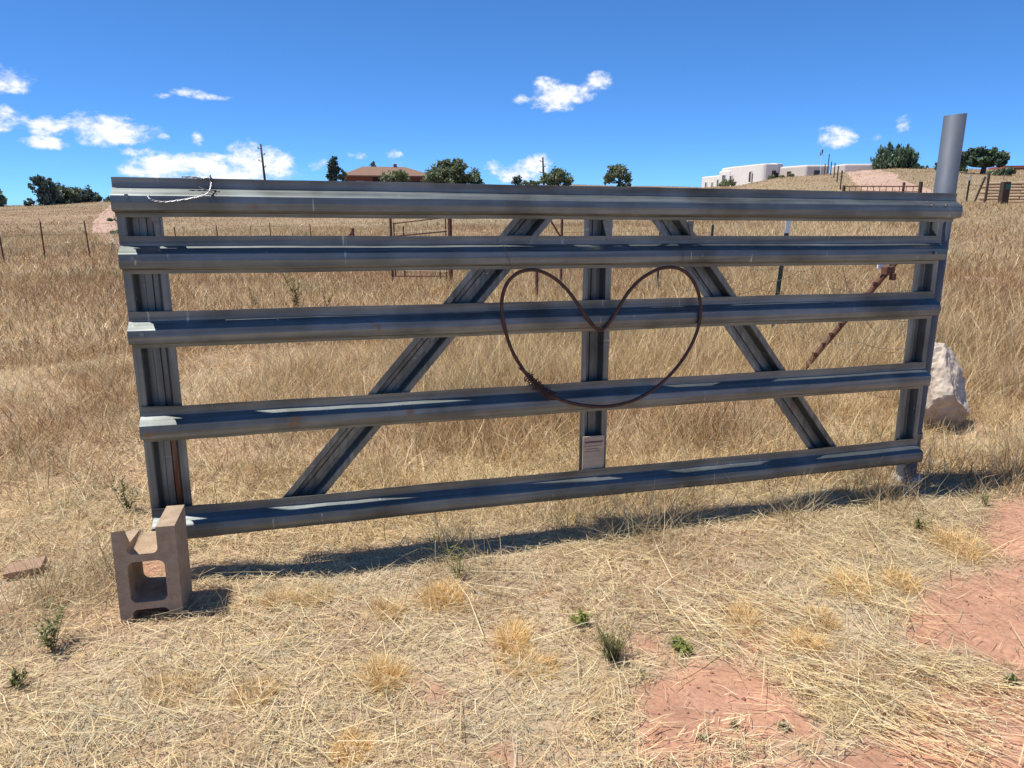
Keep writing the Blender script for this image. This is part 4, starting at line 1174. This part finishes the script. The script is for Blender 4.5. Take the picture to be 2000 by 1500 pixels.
tree('oak_tree', 'lone rounded tree with visible trunk between utility pole and adobe house', (1208, 370), 128, [(1206, 332, 17, 11), (1194, 344, 16, 9), (1217, 344, 15, 9), (1185, 353, 9, 6), (1224, 350, 8, 8)], MESQ, .3, .36, 3000, seed=15)
tree('small_bush', 'dark bush at the foot of the lone rounded tree', (1222, 370), 127, [(1220, 362, 13, 7), (1206, 366, 8, 4)], OAKD, .1, .3, 700, seed=16, cat='bush')
tree('garden_shrub', 'grey green shrub against the sunlit wall of the adobe house', (1418, 370), 104, [(1418, 358, 12, 8), (1410, 364, 10, 6), (1428, 360, 8, 7)], PALE, .1, .26, 900, seed=17, cat='bush')
tree('juniper_tree', 'dense dark spiky juniper at the head of the dirt driveway', (1752, 334), 92, [(1735, 308, 24, 18), (1760, 308, 26, 18), (1725, 318, 18, 13), (1775, 316, 18, 15), (1748, 322, 34, 10), (1720, 298, 6, 9), (1738, 289, 5, 10), (1754, 290, 5, 10), (1773, 287, 5, 11), (1712, 312, 7, 8), (1786, 304, 7, 9)], JUN, .3, .42, 6000, seed=18, conifer=True)
tree('small_bush', 'low bush against the right foot of the juniper', (1790, 334), 91, [(1788, 328, 12, 7)], JUN, .1, .28, 600, seed=19, cat='bush')
tree('mesquite_tree', 'spreading dark green tree with bare trunk right of the pipe post', (1918, 345), 82, [(1893, 302, 20, 9), (1922, 299, 24, 9), (1945, 306, 20, 10), (1895, 315, 26, 8), (1930, 315, 34, 8), (1952, 318, 18, 6), (1876, 318, 10, 7)], JUN, .25, .32, 6000, seed=20)
tree('small_bush', 'dark bush behind the pipe post on the hill crest', (1845, 340), 84, [(1836, 325, 9, 9), (1850, 330, 12, 10), (1875, 332, 12, 8)], JUN, .1, .28, 1100, seed=21, cat='bush')
tree('small_bush', 'rounded green bush below the right side of the spreading tree', (1945, 345), 80, [(1945, 338, 15, 7)], OAK, .1, .25, 700, seed=22, cat='bush')
tree('small_bush', 'small dark bush in front of the red roofed house', (1968, 345), 80, [(1970, 336, 9, 8)], JUN, .1, .25, 500, seed=23, cat='bush')
tree('small_bush', 'thin pale shrub alone on the crest between juniper and pipe post', (1808, 336), 90, [(1808, 329, 5, 5)], PALE, .05, .2, 160, seed=24, cat='bush')
rr = random.Random(77)
for k, (px, py, dist, s_, lab) in enumerate([(1545, 345, 93, 5, 'scrubby grey bush on the bank below the middle adobe building'), (1530, 350, 92, 6, 'scrubby bush on the bank right of the adobe house'), (1508, 352, 96, 6, 'dry bush against the shaded wall of the adobe house'),
                                     (222, 462, 44, 9, 'green bush beside the dirt track at the gate end'), (218, 436, 60, 6, 'small bush on the bend of the dirt track')]):
    tree('small_bush', lab, (px, py), dist, [(px, py - s_ * .5, s_ * 1.3, s_)], PALE if k < 3 else OAK, .04, .16 if dist < 70 else .25, 320, seed=40 + k, cat='bush')

# ------------------------------------------------------------------ utility poles and flagpole
def upole(label, px, ptop, pbot, dist, r, pegs):
    t = at_dist(px, ptop, dist); zb = gz1(t.x, t.y); e = empty('utility_pole', (t.x, t.y, zb), 0, label, 'pole')
    h = t.z - zb; mb = MB(); mb.tube([(.35, 0, -.5), (0, 0, h)], [r * 1.25, r * .8], 8); mb.build('shaft', M_POLE, e, smooth=True)
    for k in range(pegs):
        mb = MB(); z = h - .9 - k * 1.1; sx = 1 if k % 2 else -1
        mb.tube([(0, 0, z), (sx * .55, 0, z + .08)], .07, 6); mb.tube([(sx * .55, 0, z + .05), (sx * .55, 0, z + .35)], .09, 6); mb.build('insulator', M_POLE, e)
upole('thin dark utility pole in front of the big cloud at left', 509, 281, 352, 150, .2, 4)
upole('utility pole rising above the trees at centre', 1060, 307, 352, 160, .2, 3)
t = at_dist(1605, 290, 104); b = at_dist(1603, 330, 104); e = empty('flag_pole', (b.x, b.y, gz1(b.x, b.y)), 0, 'thin leaning pole with a dark limp flag above the hilltop buildings', 'flag pole')
mb = MB(); mb.tube([Vector((0, 0, -.2)), Vector((0, 0, b.z - e.location.z)), t - e.location], .035, 6); mb.build('shaft', M_WHITE, e)
mb = MB(); q = t - e.location
mb.add([(q.x, q.y, q.z), (q.x + .22, q.y - .05, q.z - .25), (q.x + .1, q.y, q.z - .9), (q.x - .12, q.y + .05, q.z - .8), (q.x, q.y + .03, q.z), (q.x + .22, q.y - .02, q.z - .25), (q.x + .1, q.y + .03, q.z - .9), (q.x - .12, q.y + .08, q.z - .8)], [(0, 1, 2, 3), (7, 6, 5, 4), (0, 4, 5, 1), (1, 5, 6, 2), (2, 6, 7, 3), (3, 7, 4, 0)])
mb.build('flag', mat('dark_flag', (.03, .04, .09), .9), e)

# ------------------------------------------------------------------ vegetation
def gate_side(x, y):
    """metres in front of (+) or behind (-) the gate's plane"""
    return (x - GX) * GN[0] + (y - GY) * GN[1]
def in_block(x, y, pad=.0):
    ca, sa = math.cos(-BYAW), math.sin(-BYAW); dx, dy = x - bc[0], y - bc[1]; u = dx * ca - dy * sa; v = dx * sa + dy * ca
    return (np.abs(u) < BW / 2 + pad) & (v > -pad) & (v < BD + pad)
def scatter(n, d0, d1, amax=44, bias=1.0):
    """n points spread over a wedge of ground in front of the camera, evenly by area (bias 1) or denser near (bias < 1)"""
    u = RNG.random(n); p = 2 * bias
    d = (d0 ** p + u * (d1 ** p - d0 ** p)) ** (1 / p)
    a = np.radians(RNG.uniform(-amax, amax, n)); return d * np.sin(a), d * np.cos(a)
def base3(x, y, dz=0): return np.stack([x, y, gz(x, y) + dz], 1)
U = RNG.uniform

# straw lying in front of and under the gate
lit = Blades()
def litter(n, d0, d1, ln, wd, wts, bright=1.0, lift=.012, angle=None, spread=np.pi, keepd=.05, near_thin=.6, sags=(-.05, .12)):
    x, y = scatter(n, d0, d1, 46)
    gs = gate_side(x, y)
    k = gs > -.9 - .6 * RNG.random(n)
    dm = dirt_mask(x, y); thin = sstep(.30, .55, fbm(x * 2.1 + 13, y * 2.1, 3))
    k &= RNG.random(n) < (1 - dm) * (near_thin + (1 - near_thin) * thin) + keepd * dm
    k &= ~in_block(x, y)
    x, y = x[k], y[k]; N = len(x)
    flow = (fbm(x * 1.7 + 70, y * 1.7, 2) - .5) * 4
    hd = np.where(RNG.random(N) < .12, flow + U(-.5, .5, N), U(-np.pi, np.pi, N)) + (RNG.random(N) < .5) * np.pi
    c = straw_colors(x, y, wts, .16, 1.1) * bright
    lit.add(base3(x, y, lift * RNG.random(N)), U(*ln, N) * RNG.random(N) ** .35, hd, np.radians(U(76, 92, N)), U(*sags, N), U(*wd, N), c, 2, flat=.9)
litter(200000, 1.25, 5.4, (.02, .085), (.0013, .0028), [3, 2.0, 1.5, 2.6, 1.0, 2.2, .08, .4], 1.12, lift=.020, sags=(-.25, .25))
litter(52000, 1.25, 5.6, (.05, .17), (.0015, .0032), [4, 1.4, .8, 4.0, .4, 1.8, .03, .4], 1.42, lift=.030, sags=(-.15, .25))
litter(5200, 1.25, 5.8, (.12, .34), (.0020, .0038), [4, 1.0, .5, 5, .2, 1, 0, .4], 1.35, lift=.040, keepd=.10)
litter(380, 1.25, 5.8, (.35, .65), (.0030, .0046), [4, 1.0, .5, 5, .2, 1, 0, .4], 1.3, lift=.045, keepd=.10)
# denser combed swathes of pale straw along the dirt edges
def swathe(px0, px1, width, n, lo=.12, hi=.5):
    a, b = on_ground(*px0), on_ground(*px1); t = RNG.random(n); w = RNG.normal(0, width, n)
    dx, dy = b[0] - a[0], b[1] - a[1]; L = math.hypot(dx, dy); nx, ny = -dy / L, dx / L
    n_ = n; x = a[0] + dx * t + nx * w; y = a[1] + dy * t + ny * w; hd = math.atan2(dy, dx) + RNG.normal(0, .5, n) + (RNG.random(n) < .5) * np.pi
    c = straw_colors(x, y, [3, .8, .3, 4.5, .1, .6, 0, .8], .14, 1.1) * 1.4
    lit.add(base3(x, y, U(.004, .05, n)), U(lo, hi, n), hd, np.radians(U(80, 92, n)), U(-.04, .06, n), U(.002, .004, n), c, 2, flat=.9)
swathe((1530, 1310), (1960, 1480), .11, 620, .04, .20); swathe((1690, 1275), (2010, 1375), .06, 480, .03, .15); swathe((1380, 1155), (1600, 1230), .07, 120, .08, .3)
swathe((1560, 1090), (1790, 1215), .08, 160, .08, .3); swathe((1240, 1500), (1480, 1440), .05, 120, .03, .12); swathe((1260, 1180), (1560, 1300), .09, 120, .1, .35)
lit.build('straw_litter', STRAW)['kind'] = 'stuff'
bpy.data.objects['straw_litter']['label'] = 'pale dead straw strewn over the ground before the gate'

# short standing stubble in front of the gate
stub = Blades()
WARM = np.array([1.04, .98, .91])
def stand(B, n, d0, d1, hfun, wd, wts, lean=(3, 40), sag=(0, .5), segs=2, dens=None, bias=1.0, patch=.35, amax=44, jit=.18, bright=1.0):
    x, y = scatter(n, d0, d1, amax, bias)
    k = ~in_block(x, y, .012) & ~((np.abs(x - w0[0]) < .12) & (y < w0[1] + .12) & (y > w0[1] - .35))
    if dens is not None: k &= RNG.random(n) < dens(x, y)
    x, y = x[k], y[k]; N = len(x)
    c = straw_colors(x, y, wts, jit, patch) * bright * (WARM if B is not stub else 1)
    h = hfun(x, y) * U(.45, 1.1, N)
    B.add(base3(x, y, -.005), h, U(-np.pi, np.pi, N), np.radians(U(*lean, N)), U(*sag, N), U(*wd, N), c, segs)
front = lambda x, y: sstep(-.25, .25, gate_side(x, y))
clump = lambda x, y: sstep(.42, .60, fbm(x * 3.4 + 3, y * 3.4 + 21, 3))
stand(stub, 60000, 1.3, 6.0, lambda x, y: .035 + .06 * clump(x, y), (.0014, .0028), [3, 2.5, 2, 2, 1.2, 1.5, .25, .9], (10, 70), (0, .6), 2,
      lambda x, y: front(x, y) * (.18 + .82 * clump(x, y)) * (1 - .97 * dirt_mask(x, y)))
stand(stub, 80000, 2.4, 6.6, lambda x, y: .07 + .25 * clump(x, y), (.0016, .0032), [3, 2.6, 2, 2, 1.4, 1.6, .4, .6], (5, 50), (0, .6), 3,
      lambda x, y: np.exp(-((gate_side(x, y) - .05) / (.26 + .16 * sstep(-.5, 2.0, x))) ** 2) * (.12 + .88 * clump(x, y)) * (1 - dirt_mask(x, y)))
# a few stiff stalks leaning on the bottom rail
for (pa, pb_) in (((1540, 965), (1588, 868)), ((1553, 965), (1591, 868)), ((1660, 965), (1652, 888)), ((1710, 960), (1730, 890)), ((1420, 1000), (1448, 945)), ((1000, 1058), (1016, 1000))):
    a = on_ground(*pa); v = at_y(*pb_, a[1] + .02); dv = np.array([v.x - a[0], v.y - a[1], v.z - a[2]]); L = np.linalg.norm(dv)
    stub.add(np.array([a]), np.array([L]), np.array([math.atan2(dv[1], dv[0])]), np.array([math.acos(dv[2] / L)]), np.array([0.]), np.array([.006]), np.array([[.55, .42, .27]]), 3, curl=.01)
stub.build('grass_stubble', STRAW)['kind'] = 'stuff'

# tall dry grass behind the gate
gr = Blades()
behind = lambda x, y: sstep(.15, -.5, gate_side(x, y) - .75 * sstep(2.35, 3.0, x)) * (1 - dirt_mask(x, y))
tallf = lambda x, y: .55 + .75 * fbm(x * .55 + 60, y * .55 + 12, 3)
lowleft = lambda x, y: .55 + .45 * sstep(-1.5, 1.0, x + .25 * (y - 3))
W1 = [2.4, 3.4, 3.6, 1.4, 2.8, 1.2, .55, .5]
W2 = [2, 3, 3.0, 1.2, 2.0, 2.4, .6, .3]
tallc = lambda x, y: .7 + .6 * sstep(.38, .62, fbm(x * 1.5 + 90, y * 1.5 + 31, 3))
hA_ = lambda x, y: (.17 + .24 * sstep(.2, 3.0, -gate_side(x, y))) * tallf(x, y) * lowleft(x, y) * 1.3 * tallc(x, y)
cl2 = lambda x, y: .34 + .66 * sstep(.38, .60, fbm(x * 2.2 + 8, y * 2.2 + 77, 3))
wild = lambda x, y: behind(x, y) * cl2(x, y)
stand(gr, 140000, 2.6, 9.5, hA_, (.0024, .0050), W1, (8, 70), (0, .8), 3, wild, bias=.75, patch=.6, jit=.28)
stand(gr, 30000, 3.0, 9.5, lambda x, y: hA_(x, y) * 1.45, (.0026, .0048), [4, 2.2, 1.0, 3.6, .5, 1.5, .1, .4], (2, 30), (0, .4), 3, lambda x, y: wild(x, y) * sstep(-3.0, 1.5, x), bias=.75, patch=.6, bright=1.2)
stand(gr, 60000, 2.6, 8.5, lambda x, y: .20 + 0 * x, (.0022, .0044), [4, 2, 1, 4.5, .6, 1.6, .1, .4], (50, 95), (-.2, .3), 2, lambda x, y: behind(x, y), bias=.75, patch=.6, bright=1.3)
stand(gr, 9000, 3.2, 12, lambda x, y: hA_(x, y) * 1.1, (.004, .007), [5, 1, .5, 6, .2, 1.6, 0, .6], (15, 80), (0, .6), 3, lambda x, y: behind(x, y), bias=.7, patch=.6, bright=1.45)
ll2 = lambda x, y: .52 + .48 * sstep(-2.5, 2.5, x + .12 * (y - 3))
stand(gr, 105000, 8.5, 20, lambda x, y: .46 * tallf(x, y) * ll2(x, y), (.005, .012), W1, (3, 45), (0, .6), 2, None, bias=.8, patch=.45, amax=42, jit=.28)
stand(gr, 8000, 8.5, 24, lambda x, y: .5 * tallf(x, y) * ll2(x, y), (.009, .015), [5, 1, .5, 6, .2, 1.6, 0, .6], (10, 70), (0, .6), 2, None, bias=.7, patch=.6, bright=1.4, amax=42)
stand(gr, 95000, 18, 45, lambda x, y: .36 * tallf(x, y), (.012, .024), W2, (3, 55), (0, .6), 2, None, bias=.75, patch=.25, amax=41)
gr.build('dry_grass', STRAW)['kind'] = 'stuff'
fg = Blades()
notroad = lambda x, y: (np.abs(gate_side(x, y)) > 0) * 1.0
stand(fg, 170000, 40, 150, lambda x, y: .22 * tallf(x, y), (.03, .06), [1.6, 3, 3.2, 1.0, 2.0, 2.6, .9, .2], (5, 55), (0, .6), 1, None, bias=.75, patch=.07, amax=41)
fg.build('far_meadow_grass', STRAW)['kind'] = 'stuff'

# golden tufts in the foreground
def tuft(px, py, r, h, label, tint=(.86, .58, .22), n=560, name='golden_grass_tuft', cat='grass tuft', lean=(5, 75), wd=(.0014, .0026), sag=(0, .5), group='golden grass tufts on the straw'):
    p = on_ground(px, py); B = Blades(); a = U(-np.pi, np.pi, n); q = np.sqrt(RNG.random(n)) * r * 1.1
    sq = U(.7, 1.3); x, y = p[0] + q * np.cos(a) * sq, p[1] + q * np.sin(a) / sq
    x = x + (vnoise(x * 30, y * 30) - .5) * .05; y = y + (vnoise(x * 30 + 9, y * 30) - .5) * .05
    n = int(n); vr = U(0, 1, 3); c = (np.array(tint) * (1 - .45 * vr[0]) + np.array([.62, .52, .34]) * .45 * vr[0]) * (1 + RNG.normal(0, .24, (n, 1))).clip(.4, 1.5)
    h = h * (.75 + .6 * vr[1])
    B.add(base3(x, y, -.004) - p, U(.5, 1.1, n) * h * 1.25, a + RNG.normal(0, .7, n), np.radians(U(*lean, n)), U(*sag, n), U(*wd, n), c, 2)
    o = B.build(name, STRAW); o.location = p
    return tag(o, label, cat, group)
for (px, py, r, h, lab) in [
 (556, 1178, .05, .06, 'golden grass tuft nearest the right of the concrete block shadow'), (620, 1172, .05, .05, 'golden grass tuft second right of the concrete block shadow'),
 (755, 1195, .05, .07, 'golden tuft just below the gate shadow at centre left'), (748, 1330, .045, .065, 'bright yellow grass tuft alone in the straw left of centre'),
 (1030, 1300, .075, .065, 'widest golden grass tuft, in the centre foreground'), (1005, 1250, .06, .055, 'golden tuft right behind the widest centre tuft'),
 (505, 1355, .06, .05, 'brownish golden tuft below and right of the concrete block'), (340, 1345, .06, .045, 'pale golden tuft straight below the concrete block'),
 (1452, 1222, .05, .065, 'golden tuft at the top edge of the red dirt patch'), (1605, 1215, .05, .05, 'golden tuft right of the dirt patch top edge'),
 (1570, 1265, .045, .05, 'golden tuft between the two red dirt patches'), (1660, 1150, .08, .06, 'golden tuft left of the right hand dirt patch'), (1760, 1140, .06, .05, 'golden tuft touching the right hand dirt patch'),
 (1870, 1075, .09, .09, 'tall yellowish tuft at right below the pipe post'), (870, 1170, .07, .07, 'dull golden tuft just in front of the gate shadow at centre'), (690, 1470, .05, .04, 'dark golden tuft at the bottom edge left of centre')]:
    tuft(px, py, r, h, lab)

# green weeds
def weed(px, py, h, n, label, tint, spread=.35, leafy=True, name='green_weed', leafl=.03, leafw=.007, stems=7, cat='weed', y=None):
    p = on_ground(px, py) if y is None else np.array([*at_y(px, py, y)[:2], 0.])
    p[2] = gz1(p[0], p[1]); B = Blades(); tint = np.array(tint) * np.array([1.25, 1.02, .72]); e = empty(name, tuple(p), 0, label, cat)
    ha = U(-np.pi, np.pi, stems); ln = np.radians(U(4, 70 * spread + 6, stems)); L = h * U(.65, 1.05, stems); sg = U(0, .3, stems)
    S = Blades(); S.add(np.zeros((stems, 3)) + np.stack([np.cos(ha), np.sin(ha), 0 * ha], 1) * .012, L, ha, ln, sg, np.full(stems, .0035), np.tile(np.array(tint) * .8, (stems, 1)), 3, curl=0)
    S.build('stem', LEAF, e)
    i = RNG.integers(0, stems, n); t = U(.15, 1.0, n)
    hd = np.stack([np.cos(ha[i]), np.sin(ha[i]), 0 * t], 1); q = hd * (L[i] * (np.sin(ln[i]) * t + sg[i] * t * t * .6))[:, None]; q[:, 2] += L[i] * (np.cos(ln[i]) * t - sg[i] * t * t * .5)
    c = np.array(tint) * (1 + RNG.normal(0, .22, (n, 1))).clip(.5, 1.6)
    B.add(q, U(.6, 1.2, n) * leafl, U(-np.pi, np.pi, n), np.radians(U(25, 95, n)), U(0, .4, n), U(.6, 1.1, n) * leafw, c, 2, flat=.8)
    B.build('leaves', LEAF, e)
    return e
weed(1197, 1292, .155, 620, 'feathery dark green weed standing on bare soil in the centre foreground', (.13, .15, .065), .45, leafl=.03, leafw=.0028, stems=26)
weed(1325, 1272, .05, 260, 'low bright green creeping weed right of the feathery weed', (.22, .29, .10), 1.1, leafl=.022, leafw=.011, stems=14)
weed(1140, 1222, .08, 130, 'small light green sprig just left behind the feathery weed', (.22, .30, .10), .6, leafl=.022, leafw=.009, stems=8)
weed(100, 1275, .17, 150, 'tall grey green leafy weed at the left below the timber offcut', (.15, .19, .09), .35, leafl=.04, leafw=.009, stems=6)
weed(30, 1345, .08, 90, 'small green weed at the left edge of the foreground', (.16, .19, .09), .5, leafl=.03, leafw=.009, stems=5)
weed(895, 1128, .16, 60, 'upright grassy green weed in front of the gate shadow', (.15, .20, .08), .3, leafl=.05, leafw=.005, stems=7)
weed(250, 1000, .18, 140, 'green leafy weed behind the top of the concrete block', (.14, .17, .08), .4, leafl=.035, leafw=.009, stems=7)
weed(1745, 972, .06, 90, 'small green sprig in the straw under the right end of the gate', (.16, .24, .09), .6, leafl=.025, leafw=.008, stems=6)
weed(1790, 1035, .08, 120, 'grey green weed right of the gate on the straw', (.17, .22, .11), .7, leafl=.03, leafw=.008, stems=8)
weed(1925, 990, .07, 60, 'tiny upright green sprout at the right by the red soil', (.17, .21, .09), .3, leafl=.03, leafw=.006, stems=4)
weed(1968, 1335, .04, 90, 'flat dark green weed at the right edge among pale straw', (.13, .18, .08), 1.1, leafl=.025, leafw=.010, stems=8)
weed(1310, 830, .14, 120, 'light green plant in the tall grass behind the gate right of the tag', (.20, .28, .09), .5, leafl=.035, leafw=.008, stems=8)
weed(582, 607, .62, 260, 'tall green thistle like weed behind the gate at left', (.19, .21, .10), .22, leafl=.09, leafw=.018, stems=7)
weed(638, 607, .55, 130, 'thinner tall weed just right of the tall thistle like weed', (.24, .23, .12), .22, leafl=.08, leafw=.014, stems=5)
weed(500, 607, .5, 150, 'greyish green weed left of the tall thistle like weed', (.24, .24, .14), .3, leafl=.06, leafw=.012, stems=8)
for k, (px, py, lab) in enumerate([(1250, 1318, 'blue grey rosette beside the feathery weed'), (1370, 1442, 'dry grey rosette on the dirt patch, lowest of three'), (1432, 1420, 'dry grey rosette in the middle of the dirt patch'),
                                   (1530, 1422, 'dry grey rosette at the right edge of the dirt patch'), (1160, 1398, 'pale grey green rosette at the left edge of the dirt patch')]):
    weed(px, py, .022, 90, lab, (.42, .43, .36), 1.2, name='grey_rosette', leafl=.016, leafw=.007, stems=9, cat='rosette')
# white prickly flowers scattered far out in the meadow
wf = Blades(); fx = [(4, 472), (135, 497), (219, 493), (223, 481), (590, 451), (572, 456), (597, 458), (836, 440), (854, 437), (360, 448), (490, 447), (1175, 445), (1960, 345)]
for (px, py) in fx:
    p = on_ground(px, py + 6); n = 9; a = U(-np.pi, np.pi, n)
    wf.add(np.tile(p, (n, 1)) + np.stack([U(-.12, .12, n), U(-.12, .12, n), U(.35, .55, n)], 1), np.full(n, .07), a, np.radians(U(50, 90, n)), U(0, .2, n), np.full(n, .05), np.tile([[.8, .8, .77]], (n, 1)), 2)
    wf.add(np.tile(p, (8, 1)), np.full(8, .42), U(-np.pi, np.pi, 8), np.radians(U(0, 22, 8)), np.zeros(8), np.full(8, .02), np.tile([[.2, .22, .12]], (8, 1)), 2)
wf.build('white_wildflowers', LEAF)['kind'] = 'stuff'

# pebbles and clods on bare soil
def pebbles():
    n = 9000; x, y = scatter(n, 1.3, 5.5, 46); dm = dirt_mask(x, y); k = RNG.random(n) < .05 + .95 * dm; x, y = x[k], y[k]; N = len(x)
    P = base3(x, y); s = .002 + .008 * RNG.random(N) ** 4
    o8 = np.array([(1, 0, 0), (-1, 0, 0), (0, 1, 0), (0, -1, 0), (0, 0, 1), (0, 0, -1)], float); f8 = np.array([(0, 2, 4), (2, 1, 4), (1, 3, 4), (3, 0, 4), (2, 0, 5), (1, 2, 5), (3, 1, 5), (0, 3, 5)])
    V = P[:, None, :] + o8[None] * s[:, None, None] * RNG.uniform(.6, 1.4, (N, 6, 1)) * np.array([1, 1, .6]); V = V.reshape(-1, 3)
    L = ((np.arange(N) * 6)[:, None] + f8.ravel()[None]).ravel(); C = np.where(RNG.random((N, 1)) < .3, np.array([[.55, .42, .34]]), np.array([[.33, .16, .10]])) * U(.7, 1.2, (N, 1))
    o = np_mesh('pebbles', V, L, np.full(N * 8, 3), np.repeat(C, 6, 0), LEAF); o['kind'] = 'stuff'
pebbles()
